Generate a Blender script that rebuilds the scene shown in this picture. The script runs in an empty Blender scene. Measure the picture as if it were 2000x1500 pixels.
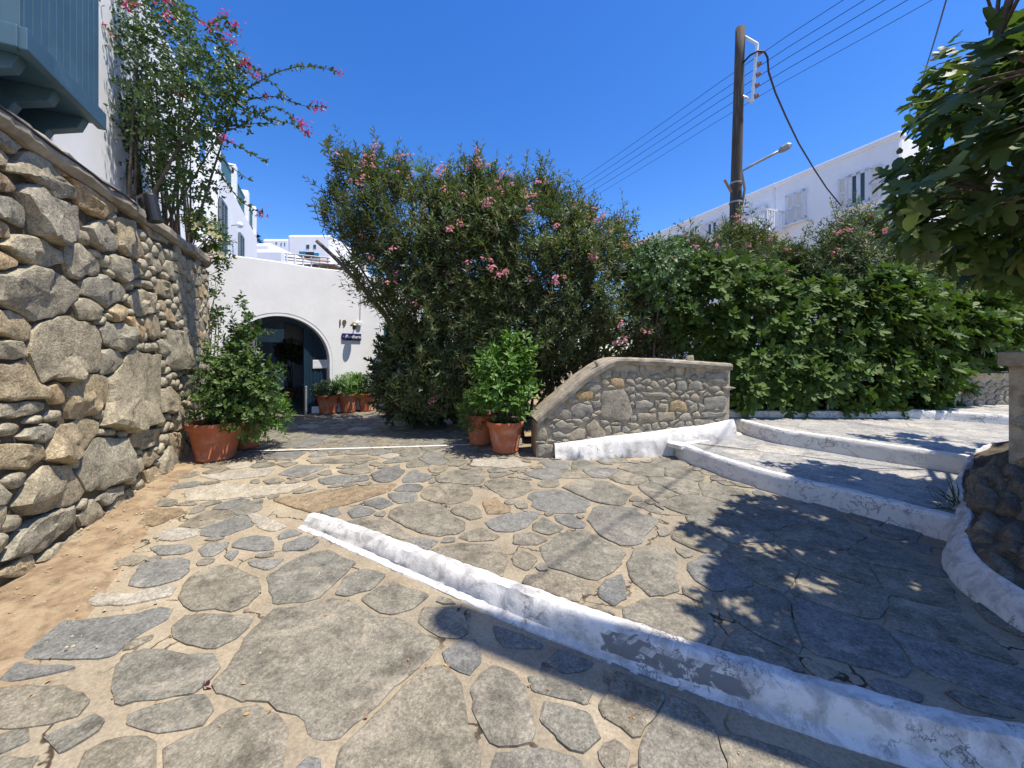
import bpy, math, random
import numpy as np
from mathutils import Vector, noise
random.seed(7)
rng = np.random.default_rng(7)
SC = bpy.context.scene
COL = SC.collection

# ---------------------------------------------------------------- camera, sky, sun, exposure
F, HZ, EYE = 751.0, 690.0, 1.55          # focal length and horizon in photo pixels, eye height in metres
cam = bpy.data.cameras.new('camera')
cam.sensor_width = 36.0
cam.lens = 36.0 * F / 2000.0
cam.shift_y = -0.03
cam.clip_start, cam.clip_end = 0.05, 3000.0
co = bpy.data.objects.new('camera', cam)
co.location = (0, 0, EYE)
co.rotation_euler = (math.radians(90), 0, 0)
COL.objects.link(co)
SC.camera = co

ELEV = math.radians(69)
SH = Vector((-0.92, 0.39))               # horizontal direction shadows fall in
SH.normalize()
TAN = math.tan(ELEV)
world = bpy.data.worlds.new('World')
SC.world = world
world.use_nodes = True
wn = world.node_tree
sky = wn.nodes.new('ShaderNodeTexSky')
sky.sky_type = 'NISHITA'
sky.sun_disc = False
sky.sun_elevation = ELEV
sky.sun_rotation = math.atan2(-SH.x, -SH.y)
sky.altitude = 100
sky.air_density = 1.0
sky.dust_density = 0.25
sky.ozone_density = 4.0
hs = wn.nodes.new('ShaderNodeHueSaturation')
hs.inputs['Saturation'].default_value = 1.31
hs.inputs['Value'].default_value = 1.14
hs.inputs['Hue'].default_value = 0.512
wn.links.new(sky.outputs[0], hs.inputs['Color'])
wn.links.new(hs.outputs[0], wn.nodes['Background'].inputs[0])
wn.nodes['Background'].inputs[1].default_value = 0.145
sl = bpy.data.lights.new('sun', 'SUN')
sl.energy = 5.0
sl.angle = math.radians(0.53)
sl.color = (1.0, 0.925, 0.81)
so = bpy.data.objects.new('sun', sl)
trav = Vector((SH.x * math.cos(ELEV), SH.y * math.cos(ELEV), -math.sin(ELEV)))
so.rotation_euler = trav.to_track_quat('-Z', 'Y').to_euler()
so.location = (10, -5, 30)
COL.objects.link(so)
SC.view_settings.view_transform = 'Standard'
SC.view_settings.look = 'None'
SC.view_settings.exposure = 0.47
SC.view_settings.gamma = 1.0
SC.render.engine = 'CYCLES'
SC.cycles.use_denoising = True
SC.cycles.max_bounces = 6
SC.cycles.diffuse_bounces = 3
SC.cycles.transparent_max_bounces = 4

# ---------------------------------------------------------------- geometry helpers
def G(y):
    return 0.03 * (y - 1.5)

def P(u, v, Y):
    return Vector(((u - 1000) / F * Y, Y, EYE + (HZ - v) / F * Y))

def BP(u, v, off=0.0):
    Y = F * (EYE + 0.045 - off) / (v - HZ + 0.03 * F)
    return ((u - 1000) / F * Y, Y)

def link(o, parent=None):
    COL.objects.link(o)
    if parent is not None:
        o.parent = parent
        o.matrix_parent_inverse = parent.matrix_basis.inverted()   # parts are given in world coordinates
    return o

def tag(o, label=None, cat=None, group=None, kind=None):
    if label: o['label'] = label
    if cat: o['category'] = cat
    if group: o['group'] = group
    if kind: o['kind'] = kind
    return o

def thing(name, label, cat, loc=(0, 0, 0), group=None):
    o = bpy.data.objects.new(name, None)
    o.location = loc
    o.empty_display_size = 0.2
    link(o)
    return tag(o, label, cat, group)

class MB:
    def __init__(s):
        s.v, s.f, s.m = [], [], []
    def add(s, vs, fs, mi=0):
        n = len(s.v)
        s.v += [tuple(p) for p in vs]
        s.f += [tuple(i + n for i in f) for f in fs]
        s.m += [mi] * len(fs)
        return s
    def box(s, c, d, ax=None, mi=0):
        # box with centre c, full size d, optional axes (ex, ey, ez)
        ex, ey, ez = ax if ax else (Vector((1, 0, 0)), Vector((0, 1, 0)), Vector((0, 0, 1)))
        c = Vector(c)
        vs = [c + ex * (d[0] / 2 * i) + ey * (d[1] / 2 * j) + ez * (d[2] / 2 * k)
              for i in (-1, 1) for j in (-1, 1) for k in (-1, 1)]
        return s.add(vs, [(0, 1, 3, 2), (4, 6, 7, 5), (0, 4, 5, 1), (2, 3, 7, 6), (0, 2, 6, 4), (1, 5, 7, 3)], mi)
    def tube(s, pts, rad, n=6, mi=0, cap=True):
        pts = [Vector(p) for p in pts]
        if not hasattr(rad, '__len__'): rad = [rad] * len(pts)
        vs, fs = [], []
        up = Vector((0.13, 0.21, 1)).normalized()
        for i, p in enumerate(pts):
            d = (pts[min(i + 1, len(pts) - 1)] - pts[max(i - 1, 0)])
            d = d.normalized() if d.length > 1e-9 else Vector((0, 0, 1))
            a = d.cross(up)
            a = a.normalized() if a.length > 1e-4 else Vector((1, 0, 0))
            b = d.cross(a)
            for k in range(n):
                t = 2 * math.pi * k / n
                vs.append(p + (a * math.cos(t) + b * math.sin(t)) * rad[i])
        for i in range(len(pts) - 1):
            for k in range(n):
                k2 = (k + 1) % n
                fs.append((i * n + k, i * n + k2, (i + 1) * n + k2, (i + 1) * n + k))
        if cap:
            fs.append(tuple(range(n))[::-1])
            fs.append(tuple((len(pts) - 1) * n + k for k in range(n)))
        return s.add(vs, fs, mi)
    def lathe(s, prof, c=(0, 0, 0), n=28, mi=0, ax=None):
        # prof: list of (radius, height) ; closed ends where radius 0
        ex, ey, ez = ax if ax else (Vector((1, 0, 0)), Vector((0, 1, 0)), Vector((0, 0, 1)))
        c = Vector(c)
        vs = [c + ex * (r * math.cos(2 * math.pi * k / n)) + ey * (r * math.sin(2 * math.pi * k / n)) + ez * h
              for r, h in prof for k in range(n)]
        fs = [(i * n + k, i * n + (k + 1) % n, (i + 1) * n + (k + 1) % n, (i + 1) * n + k)
              for i in range(len(prof) - 1) for k in range(n)]
        return s.add(vs, fs, mi)
    def prism(s, poly, depth, fr, mi=0):
        # poly: 2-D points; fr(a, b, d) -> world
        n = len(poly)
        vs = [fr(a, b, 0) for a, b in poly] + [fr(a, b, depth) for a, b in poly]
        fs = [tuple(range(n)), tuple(range(2 * n - 1, n - 1, -1))]
        fs += [(i, i + n, (i + 1) % n + n, (i + 1) % n) for i in range(n)]
        return s.add(vs, fs, mi)
    def build(s, name, mats, parent=None, smooth=False, bevel=0, fix=True):
        me = bpy.data.meshes.new(name)
        me.from_pydata(s.v, [], s.f)
        if not isinstance(mats, (list, tuple)): mats = [mats]
        for m in mats: me.materials.append(m)
        if len(mats) > 1: me.polygons.foreach_set('material_index', s.m)
        if smooth: me.polygons.foreach_set('use_smooth', [True] * len(me.polygons))
        if fix:
            import bmesh
            bm = bmesh.new(); bm.from_mesh(me)
            bmesh.ops.recalc_face_normals(bm, faces=bm.faces)
            bm.to_mesh(me); bm.free()
        o = bpy.data.objects.new(name, me)
        link(o, parent)
        if bevel:
            b = o.modifiers.new('bevel', 'BEVEL')
            b.width = bevel; b.segments = 2; b.limit_method = 'ANGLE'
        return o

def fast_mesh(name, V, T, mat):
    V = np.asarray(V, np.float32); T = np.asarray(T, np.int32)
    me = bpy.data.meshes.new(name)
    k = T.shape[1]
    me.vertices.add(len(V)); me.vertices.foreach_set('co', V.ravel())
    me.loops.add(T.size); me.loops.foreach_set('vertex_index', T.ravel())
    me.polygons.add(len(T))
    me.polygons.foreach_set('loop_start', np.arange(0, T.size, k, dtype=np.int32))
    me.update(calc_edges=True)
    me.materials.append(mat)
    return me

def nz(x, y, z=0.0, s=1.0):
    return noise.noise(Vector((x * s, y * s, z * s)))

def frame2(o, ex, ez=Vector((0, 0, 1))):
    """plane frame: a along ex, b along ez, d along outward normal"""
    o = Vector(o); ex = Vector(ex).normalized(); n = ex.cross(ez).normalized()
    return lambda a, b, d: o + ex * a + ez * b + n * d

# 2-D polygon tools
def inside(poly, X, Y):
    X = np.asarray(X, float); Y = np.asarray(Y, float)
    r = np.zeros(X.shape, bool); n = len(poly)
    for i in range(n):
        x1, y1 = poly[i]; x2, y2 = poly[(i + 1) % n]
        if y1 == y2: continue
        c = ((y1 > Y) != (y2 > Y)) & (X < (x2 - x1) * (Y - y1) / (y2 - y1) + x1)
        r ^= c
    return r

def edge_dist(poly, X, Y):
    d = np.full(np.shape(X), 1e9); n = len(poly)
    for i in range(n):
        a = np.array(poly[i], float); b = np.array(poly[(i + 1) % n], float); ab = b - a
        t = np.clip(((X - a[0]) * ab[0] + (Y - a[1]) * ab[1]) / max(ab @ ab, 1e-12), 0, 1)
        d = np.minimum(d, np.hypot(X - a[0] - t * ab[0], Y - a[1] - t * ab[1]))
    return d

def clip_half(poly, m, n):
    out = []; k = len(poly)
    for i in range(k):
        p, q = poly[i], poly[(i + 1) % k]
        dp = (p[0] - m[0]) * n[0] + (p[1] - m[1]) * n[1]
        dq = (q[0] - m[0]) * n[0] + (q[1] - m[1]) * n[1]
        if dp <= 0: out.append(p)
        if (dp < 0 < dq) or (dq < 0 < dp):
            t = dp / (dp - dq)
            out.append((p[0] + (q[0] - p[0]) * t, p[1] + (q[1] - p[1]) * t))
    return out

def area(poly):
    return 0.5 * sum(poly[i][0] * poly[(i + 1) % len(poly)][1] - poly[(i + 1) % len(poly)][0] * poly[i][1] for i in range(len(poly)))

def inset(poly, d):
    if area(poly) < 0: poly = poly[::-1]
    out = list(poly)
    for i in range(len(poly)):
        a, b = poly[i], poly[(i + 1) % len(poly)]
        ex, ey = b[0] - a[0], b[1] - a[1]; l = math.hypot(ex, ey)
        if l < 1e-6: continue
        n = (ey / l, -ex / l)
        out = clip_half(out, (a[0] - n[0] * d, a[1] - n[1] * d), n)
        if len(out) < 3: return []
    return out

def round_poly(poly, seg, r=0.22, jit=0.0, seed=0.0):
    """cut the corners, resample edges to about seg, jitter a little"""
    if area(poly) < 0: poly = poly[::-1]
    c = []
    n = len(poly)
    for i in range(n):
        p, q = poly[i], poly[(i + 1) % n]
        c.append((p[0] + (q[0] - p[0]) * r, p[1] + (q[1] - p[1]) * r))
        c.append((q[0] + (p[0] - q[0]) * r, q[1] + (p[1] - q[1]) * r))
    out = []
    for i in range(len(c)):
        p, q = c[i], c[(i + 1) % len(c)]
        l = math.hypot(q[0] - p[0], q[1] - p[1])
        k = max(1, int(round(l / seg)))
        for j in range(k):
            t = j / k
            x, y = p[0] + (q[0] - p[0]) * t, p[1] + (q[1] - p[1]) * t
            if jit:
                x += jit * noise.noise(Vector((x * 9, y * 9, seed)))
                y += jit * noise.noise(Vector((x * 9, y * 9, seed + 7.7)))
                x += .4 * jit * noise.noise(Vector((x * 31, y * 31, seed + 3)))
                y += .4 * jit * noise.noise(Vector((x * 31, y * 31, seed + 5)))
            out.append((x, y))
    ded = [out[0]]
    for p in out[1:]:
        if math.hypot(p[0] - ded[-1][0], p[1] - ded[-1][1]) > seg * 0.3: ded.append(p)
    return ded

def fill_cells(domain, traced, dmin, gap, avoid=None, stretch=1.0, tries=6000, dens=0.07, big=None):
    """Voronoi cells that fill a domain polygon between the traced outlines"""
    seeds, lab = [], []
    for k, poly in enumerate(traced):
        q = [(x / stretch, y) for x, y in poly]
        n = len(q)
        cx = sum(p[0] for p in q) / n; cy = sum(p[1] for p in q) / n
        for i in range(n):
            a, b = q[i], q[(i + 1) % n]
            l = math.hypot(b[0] - a[0], b[1] - a[1]); m = max(1, int(l / dens))
            for j in range(m):
                t = j / m
                x, y = a[0] + (b[0] - a[0]) * t, a[1] + (b[1] - a[1]) * t
                d = math.hypot(cx - x, cy - y); s = min(0.03, d * 0.4) / max(d, 1e-6)
                seeds.append((x + (cx - x) * s, y + (cy - y) * s)); lab.append(k)
    base = np.array(seeds) if seeds else np.zeros((0, 2))
    xs = [p[0] / stretch for p in domain]; ys = [p[1] for p in domain]
    dq = [(x / stretch, y) for x, y in domain]
    tq = [[(x / stretch, y) for x, y in t] for t in traced]
    fill = []
    for _ in range(tries):
        x, y = random.uniform(min(xs), max(xs)), random.uniform(min(ys), max(ys))
        if not inside(dq, x, y): continue
        dm = dmin * (big(x * stretch, y) if big else 1) * random.choice((0.6, 0.8, 1, 1.25))
        if len(base) and np.min(np.hypot(base[:, 0] - x, base[:, 1] - y)) < dm * 0.5: continue
        if fill and min(math.hypot(a - x, b - y) for a, b in fill) < dm: continue
        if any(bool(inside(t, x, y)) for t in tq): continue
        fill.append((x, y))
    allp = np.array(list(seeds) + fill)
    cells = []
    for (x, y) in fill:
        R = dmin * 2.2
        poly = [(x - R, y - R), (x + R, y - R), (x + R, y + R), (x - R, y + R)]
        d = np.hypot(allp[:, 0] - x, allp[:, 1] - y)
        for j in np.argsort(d)[1:60]:
            if d[j] > 2.9 * R: break
            px, py = allp[j]
            poly = clip_half(poly, ((x + px) / 2, (y + py) / 2), (px - x, py - y))
            if len(poly) < 3: break
        if len(poly) < 3: continue
        poly = [(a * stretch, b) for a, b in poly]
        poly = inset(poly, gap * random.uniform(0.7, 1.4))
        if len(poly) < 3 or abs(area(poly)) < (dmin * 0.28) ** 2: continue
        cx = sum(p[0] for p in poly) / len(poly); cy = sum(p[1] for p in poly) / len(poly)
        if not inside(domain, cx, cy): continue
        if avoid and avoid(cx, cy): continue
        cells.append(poly)
    return cells

def close_up(polys, gap, cap, ok=None, step=0.08):
    """grow outlines towards their neighbours until only a joint is left"""
    res = []
    den = []
    for q in polys:
        o = []
        for i in range(len(q)):
            p, r = q[i], q[(i + 1) % len(q)]
            k = max(1, int(math.hypot(r[0] - p[0], r[1] - p[1]) / step))
            o += [(p[0] + (r[0] - p[0]) * j / k, p[1] + (r[1] - p[1]) * j / k) for j in range(k)]
        den.append(o)
    ctr = [np.array(o).mean(0) for o in den]; rad = [np.hypot(*(np.array(o) - m).T).max() for o, m in zip(den, ctr)]
    for i, o in enumerate(den):
        X, Y = np.array(o).T
        D = np.full(len(o), 9.0)
        for j in range(len(polys)):
            if j != i and np.hypot(*(ctr[i] - ctr[j])) < rad[i] + rad[j] + 2 * cap + gap + .05:
                D = np.minimum(D, np.where(inside(polys[j], X, Y), 0, edge_dist(polys[j], X, Y)))
        mv = np.where(D < 2 * cap + gap, np.clip((D - gap) / 2, -.02, cap), cap * .35)
        if ok is not None: mv = mv * ok(X, Y)
        dx, dy = X - ctr[i][0], Y - ctr[i][1]; l = np.hypot(dx, dy) + 1e-6
        res.append(list(zip(X + dx / l * mv, Y + dy / l * mv)))
    return res

# ---------------------------------------------------------------- materials
def newmat(name, rough=0.85, spec=0.25):
    m = bpy.data.materials.new(name)
    m.use_nodes = True
    b = m.node_tree.nodes['Principled BSDF']
    b.inputs['Roughness'].default_value = rough
    b.inputs['Specular IOR Level'].default_value = spec
    return m, m.node_tree, b

def nod(nt, typ, ins=None, **kw):
    n = nt.nodes.new('ShaderNode' + typ)
    for k, v in kw.items(): setattr(n, k, v)
    for k, v in (ins or {}).items():
        if hasattr(v, 'is_output'): nt.links.new(v, n.inputs[k])
        else: n.inputs[k].default_value = v
    return n

def ramp(nt, fac, stops, interp='LINEAR'):
    r = nt.nodes.new('ShaderNodeValToRGB')
    r.color_ramp.interpolation = interp
    el = r.color_ramp.elements
    while len(el) < len(stops): el.new(0.5)
    for e, (p, c) in zip(el, stops):
        e.position = p
        e.color = (c[0], c[1], c[2], 1) if hasattr(c, '__len__') else (c, c, c, 1)
    nt.links.new(fac, r.inputs[0])
    return r.outputs[0]

def mixc(nt, fac, a, b, mode='MIX'):
    n = nt.nodes.new('ShaderNodeMix')
    n.data_type = 'RGBA'; n.blend_type = mode
    for s, v in ((n.inputs[0], fac), (n.inputs[6], a), (n.inputs[7], b)):
        if hasattr(v, 'is_output'): nt.links.new(v, s)
        else: s.default_value = v if not hasattr(v, '__len__') else (v[0], v[1], v[2], 1)
    return n.outputs[2]

def bump(nt, b, h, strength, dist):
    n = nod(nt, 'Bump', {'Strength': strength, 'Distance': dist, 'Height': h})
    nt.links.new(n.outputs[0], b.inputs['Normal'])

def pos(nt):
    return nod(nt, 'NewGeometry').outputs['Position']

def noi(nt, vec, scale, detail=5, rough=0.55, dist=0.0):
    return nod(nt, 'TexNoise', {'Vector': vec, 'Scale': scale, 'Detail': detail, 'Roughness': rough, 'Distortion': dist}).outputs[0]

def stone_mat(name, cols, patch=(0.5, 0.45, 0.36), patch_lo=0.62, sc=1.0, bst=0.6, bd=0.01, streak=None, spread=0.5):
    m, nt, b = newmat(name, 0.88, 0.2)
    p = pos(nt)
    rnd = nod(nt, 'ObjectInfo').outputs['Random']
    k = len(cols)
    base = ramp(nt, rnd, [(i / max(k - 1, 1), c) for i, c in enumerate(cols)])
    off = nod(nt, 'VectorMath', {0: p, 1: nod(nt, 'CombineXYZ', {'X': rnd, 'Y': rnd}).outputs[0]}, operation='ADD').outputs[0]
    n1 = noi(nt, off, 6 * sc, 6, 0.65)
    n2 = noi(nt, off, 55 * sc, 4, 0.7)
    n3 = noi(nt, off, 2.6 * sc, 5, 0.7, 0.6)
    n5 = noi(nt, off, 130 * sc, 3, 0.8)
    n6 = noi(nt, off, 17 * sc, 5, 0.75, 0.3)
    c = mixc(nt, 1.0, base, ramp(nt, n1, [(0.28, 1 - spread), (0.5, 1.0), (0.75, 1 + spread * 0.55)]), 'MULTIPLY')
    c = mixc(nt, 1.0, c, ramp(nt, n2, [(0.3, 0.62), (0.5, 1.0), (0.72, 1.45)]), 'MULTIPLY')
    c = mixc(nt, 1.0, c, ramp(nt, n5, [(0.3, 0.7), (0.5, 1.0), (0.7, 1.35)]), 'MULTIPLY')
    c = mixc(nt, 1.0, c, ramp(nt, n6, [(0.3, 0.72), (0.5, 1.0), (0.7, 1.25)]), 'MULTIPLY')
    pf = ramp(nt, n3, [(patch_lo, 0), (patch_lo + 0.1, 0.75)])
    pf2 = nod(nt, 'Math', {0: pf, 1: n2}, operation='MULTIPLY').outputs[0]
    c = mixc(nt, pf2, c, patch)
    nt.links.new(c, b.inputs['Base Color'])
    h = nod(nt, 'Math', {0: nod(nt, 'Math', {0: n1, 1: nod(nt, 'Math', {0: n6, 1: 0.6}, operation='MULTIPLY').outputs[0]}, operation='ADD').outputs[0], 1: nod(nt, 'Math', {0: n2, 1: 0.45}, operation='MULTIPLY').outputs[0]}, operation='ADD').outputs[0]
    bump(nt, b, h, bst, bd)
    return m

def plain_mat(name, col, rough=0.6, spec=0.3, var=0.12, sc=8, bst=0.15, bd=0.004, metal=0.0, dirt=None):
    m, nt, b = newmat(name, rough, spec)
    p = pos(nt)
    n1 = noi(nt, p, sc, 5, 0.6)
    c = mixc(nt, 1.0, col, ramp(nt, n1, [(0.3, 1 - var), (0.7, 1 + var)]), 'MULTIPLY')
    if dirt:
        n2 = noi(nt, p, dirt[1], 6, 0.7, 0.5)
        c = mixc(nt, ramp(nt, n2, [(dirt[2], 0), (dirt[2] + 0.12, dirt[3])]), c, dirt[0])
    nt.links.new(c, b.inputs['Base Color'])
    b.inputs['Metallic'].default_value = metal
    if bst: bump(nt, b, noi(nt, p, sc * 6, 4, 0.6), bst, bd)
    return m

def leaf_mat(name, cols, rough=0.5, spec=0.35, trans=0.22):
    m, nt, b = newmat(name, rough, spec)
    r = nod(nt, 'NewGeometry').outputs['Random Per Island']
    oi = nod(nt, 'ObjectInfo').outputs['Random']
    f = nod(nt, 'Math', {0: nod(nt, 'Math', {0: r, 1: oi}, operation='ADD').outputs[0]}, operation='FRACT').outputs[0]
    k = len(cols)
    c = ramp(nt, f, [(i / max(k - 1, 1), x) for i, x in enumerate(cols)])
    nt.links.new(c, b.inputs['Base Color'])
    t = nod(nt, 'BsdfTranslucent', {'Color': mixc(nt, 1.0, c, (1.3, 1.5, 0.6), 'MULTIPLY')})
    mx = nod(nt, 'MixShader', {0: trans, 1: b.outputs[0], 2: t.outputs[0]})
    nt.links.new(mx.outputs[0], nt.nodes['Material Output'].inputs[0])
    return m

MT = {}
MT['flag'] = stone_mat('flagstone', [(0.165, 0.158, 0.130), (0.195, 0.178, 0.138), (0.205, 0.180, 0.132), (0.175, 0.167, 0.137), (0.215, 0.188, 0.138), (0.18, 0.172, 0.148)], patch=(0.44, 0.38, 0.285), patch_lo=0.54, bst=0.7, bd=0.010)
MT['flag_blue'] = stone_mat('blue_flagstone', [(0.19, 0.186, 0.165), (0.155, 0.153, 0.140), (0.21, 0.203, 0.178)], patch_lo=0.60, bst=0.4, bd=0.005, spread=0.35)
MT['flag_brown'] = stone_mat('brown_flagstone', [(0.22, 0.165, 0.10), (0.25, 0.19, 0.12)], patch_lo=0.6, bst=0.7, bd=0.01)
MT['flag_pale'] = stone_mat('pale_flagstone', [(0.36, 0.32, 0.245), (0.31, 0.285, 0.235)], patch_lo=0.55, bst=0.4, bd=0.005, spread=0.3)
MT['terrace'] = stone_mat('terrace_slab', [(0.33, 0.315, 0.275), (0.27, 0.27, 0.26), (0.38, 0.355, 0.31)], patch=(0.55, 0.52, 0.45), patch_lo=0.5, bst=0.4, bd=0.005, spread=0.35)
MT['wallstone'] = stone_mat('wall_stone', [(0.355, 0.31, 0.215), (0.385, 0.33, 0.225), (0.295, 0.275, 0.215), (0.375, 0.325, 0.225), (0.41, 0.32, 0.19), (0.32, 0.295, 0.23), (0.40, 0.35, 0.24)], patch=(0.42, 0.37, 0.27), patch_lo=0.56, bst=1.0, bd=0.022)
MT['bankstone'] = stone_mat('bank_stone', [(0.20, 0.165, 0.115), (0.16, 0.135, 0.10), (0.24, 0.195, 0.135)], patch_lo=0.6, bst=1.0, bd=0.02)
MT['ochre'] = stone_mat('ochre_stone', [(0.42, 0.295, 0.155), (0.40, 0.30, 0.18)], patch_lo=0.62, bst=0.9, bd=0.02)
MT['rubble'] = stone_mat('rubble_stone', [(0.29, 0.27, 0.22), (0.35, 0.305, 0.23), (0.26, 0.25, 0.215), (0.37, 0.315, 0.225), (0.31, 0.28, 0.225)], patch=(0.5, 0.43, 0.31), patch_lo=0.52, sc=1.5, bst=1.0, bd=0.012)
MT['core'] = plain_mat('wall_core', (0.12, 0.10, 0.072), 0.95, 0.1, 0.4, 9, 0.8, 0.02)
MT['pointing'] = plain_mat('lime_pointing', (0.50, 0.425, 0.31), 0.95, 0.1, 0.35, 10, 1.0, 0.02, dirt=((0.26, 0.22, 0.165), 5, 0.55, 0.5))
MT['coping'] = plain_mat('cement_coping', (0.34, 0.295, 0.225), 0.9, 0.15, 0.3, 7, 0.5, 0.006, dirt=((0.17, 0.145, 0.115), 3, 0.5, 0.6))
MT['cement'] = plain_mat('bare_cement', (0.20, 0.205, 0.21), 0.8, 0.25, 0.2, 9, 0.4, 0.004)
MT['dirt'] = plain_mat('dry_soil', (0.27, 0.195, 0.12), 0.95, 0.1, 0.35, 12, 0.8, 0.012, dirt=((0.40, 0.31, 0.20), 4, 0.46, 0.75))
MT['terra'] = plain_mat('terracotta', (0.43, 0.135, 0.06), 0.7, 0.25, 0.15, 6, 0.15, 0.002, dirt=((0.52, 0.33, 0.25), 4, 0.5, 0.5))
MT['soil'] = plain_mat('potting_soil', (0.05, 0.035, 0.025), 0.95, 0.1, 0.4, 30, 0.8, 0.01)
MT['plaster'] = plain_mat('white_plaster', (0.83, 0.835, 0.84), 0.85, 0.2, 0.05, 2.2, 0.22, 0.010, dirt=((0.62, 0.60, 0.56), 1.6, 0.63, 0.35))
MT['plaster2'] = plain_mat('house_plaster', (0.86, 0.865, 0.87), 0.85, 0.2, 0.04, 1.5, 0.25, 0.006, dirt=((0.6, 0.58, 0.55), 0.9, 0.64, 0.3))
MT['beige'] = plain_mat('beige_plaster', (0.50, 0.44, 0.34), 0.9, 0.15, 0.1, 3, 0.3, 0.006)
MT['blue'] = plain_mat('blue_grey_paint', (0.052, 0.115, 0.165), 0.5, 0.4, 0.12, 3, 0.05, 0.002, dirt=((0.09, 0.18, 0.24), 2.5, 0.56, 0.5))
MT['navy'] = plain_mat('shade_darkened_navy', (0.007, 0.028, 0.052), 0.5, 0.4, 0.15, 4, 0.05, 0.002)  # blue taken near black, the gateway's shade is put into the colour
MT['teal'] = plain_mat('teal_paint', (0.06, 0.16, 0.19), 0.55, 0.35, 0.12, 4, 0.05, 0.002)
MT['sign'] = plain_mat('navy_sign', (0.015, 0.022, 0.12), 0.35, 0.5, 0.05, 5, 0, 0)
MT['white'] = plain_mat('white_paint', (0.78, 0.79, 0.80), 0.5, 0.35, 0.05, 6, 0.05, 0.002)
MT['shutter'] = plain_mat('white_shutter', (0.70, 0.71, 0.73), 0.55, 0.3, 0.06, 6, 0.05, 0.002)
MT['greyshut'] = plain_mat('grey_shutter', (0.16, 0.21, 0.24), 0.55, 0.3, 0.1, 6, 0.05, 0.002)
MT['brass'] = plain_mat('aged_brass', (0.20, 0.155, 0.085), 0.45, 0.5, 0.2, 20, 0.1, 0.002, metal=0.5)
MT['black'] = plain_mat('black_plastic', (0.018, 0.02, 0.024), 0.45, 0.4, 0.1, 8, 0, 0)
MT['cable'] = plain_mat('cable', (0.03, 0.035, 0.06), 0.5, 0.3, 0.1, 8, 0, 0)
MT['steel'] = plain_mat('galvanised_steel', (0.36, 0.36, 0.35), 0.5, 0.4, 0.15, 9, 0.1, 0.002, metal=0.3)
MT['insul'] = plain_mat('insulator', (0.35, 0.2, 0.13), 0.35, 0.5, 0.2, 20, 0, 0)
MT['recess_shade'] = plain_mat('painted_recess_shade', (0.03, 0.035, 0.04), 0.7, 0.2, 0.2, 10, 0, 0)  # near-black flat panels standing in for the shade inside openings
MT['orange'] = plain_mat('brick_orange', (0.42, 0.2, 0.09), 0.8, 0.2, 0.2, 8, 0.2, 0.004)
MT['cyan'] = plain_mat('cyan_paint', (0.03, 0.22, 0.38), 0.5, 0.3, 0.1, 8, 0, 0)
MT['petal'] = leaf_mat('pink_petal', [(0.72, 0.25, 0.40), (0.78, 0.38, 0.50), (0.64, 0.17, 0.33)], 0.6, 0.2, 0.3)
MT['bract'] = leaf_mat('magenta_bract', [(0.52, 0.035, 0.21), (0.62, 0.06, 0.28), (0.42, 0.03, 0.15)], 0.6, 0.2, 0.3)
MT['hibis'] = leaf_mat('pale_petal', [(0.75, 0.6, 0.62), (0.8, 0.72, 0.72)], 0.6, 0.2, 0.3)
MT['oleander'] = leaf_mat('oleander_leaf', [(0.07, 0.11, 0.036), (0.12, 0.165, 0.06), (0.085, 0.13, 0.05), (0.17, 0.19, 0.08), (0.095, 0.145, 0.065), (0.20, 0.165, 0.085), (0.08, 0.125, 0.045), (0.13, 0.17, 0.07)])
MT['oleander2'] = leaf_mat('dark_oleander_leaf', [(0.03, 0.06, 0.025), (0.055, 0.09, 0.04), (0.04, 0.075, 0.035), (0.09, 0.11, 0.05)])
MT['figleaf'] = leaf_mat('fig_leaf', [(0.055, 0.105, 0.024), (0.095, 0.155, 0.035), (0.07, 0.125, 0.03), (0.13, 0.185, 0.045)], 0.58, 0.22)
MT['figtree'] = leaf_mat('fig_tree_leaf', [(0.06, 0.105, 0.036), (0.09, 0.145, 0.042), (0.07, 0.12, 0.045), (0.13, 0.175, 0.05)], 0.5, 0.3, 0.26)
MT['boug'] = leaf_mat('bougainvillea_leaf', [(0.05, 0.095, 0.03), (0.085, 0.14, 0.045), (0.065, 0.115, 0.036), (0.115, 0.155, 0.06)], 0.42, 0.45)
MT['light'] = leaf_mat('pale_green_leaf', [(0.09, 0.16, 0.06), (0.12, 0.2, 0.075), (0.07, 0.13, 0.055)])
MT['pot1'] = leaf_mat('shrub_leaf', [(0.05, 0.105, 0.024), (0.085, 0.145, 0.032), (0.06, 0.12, 0.03), (0.12, 0.16, 0.05)])
MT['pot2'] = leaf_mat('bright_leaf', [(0.09, 0.19, 0.03), (0.13, 0.24, 0.045), (0.075, 0.16, 0.03)])
MT['pine'] = leaf_mat('dark_conifer', [(0.012, 0.03, 0.014), (0.02, 0.045, 0.02)], 0.7, 0.1, 0.05)
MT['bark'] = plain_mat('grey_bark', (0.14, 0.115, 0.09), 0.9, 0.15, 0.4, 14, 0.8, 0.01)
MT['twig'] = plain_mat('brown_twig', (0.10, 0.075, 0.05), 0.9, 0.15, 0.4, 20, 0.3, 0.004)
MT['dry'] = leaf_mat('dry_leaf', [(0.42, 0.22, 0.08), (0.3, 0.16, 0.07), (0.5, 0.33, 0.15)], 0.8, 0.1, 0.1)
MT['purple'] = leaf_mat('fallen_bract', [(0.12, 0.03, 0.07), (0.16, 0.04, 0.09)], 0.7, 0.1, 0.1)

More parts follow.
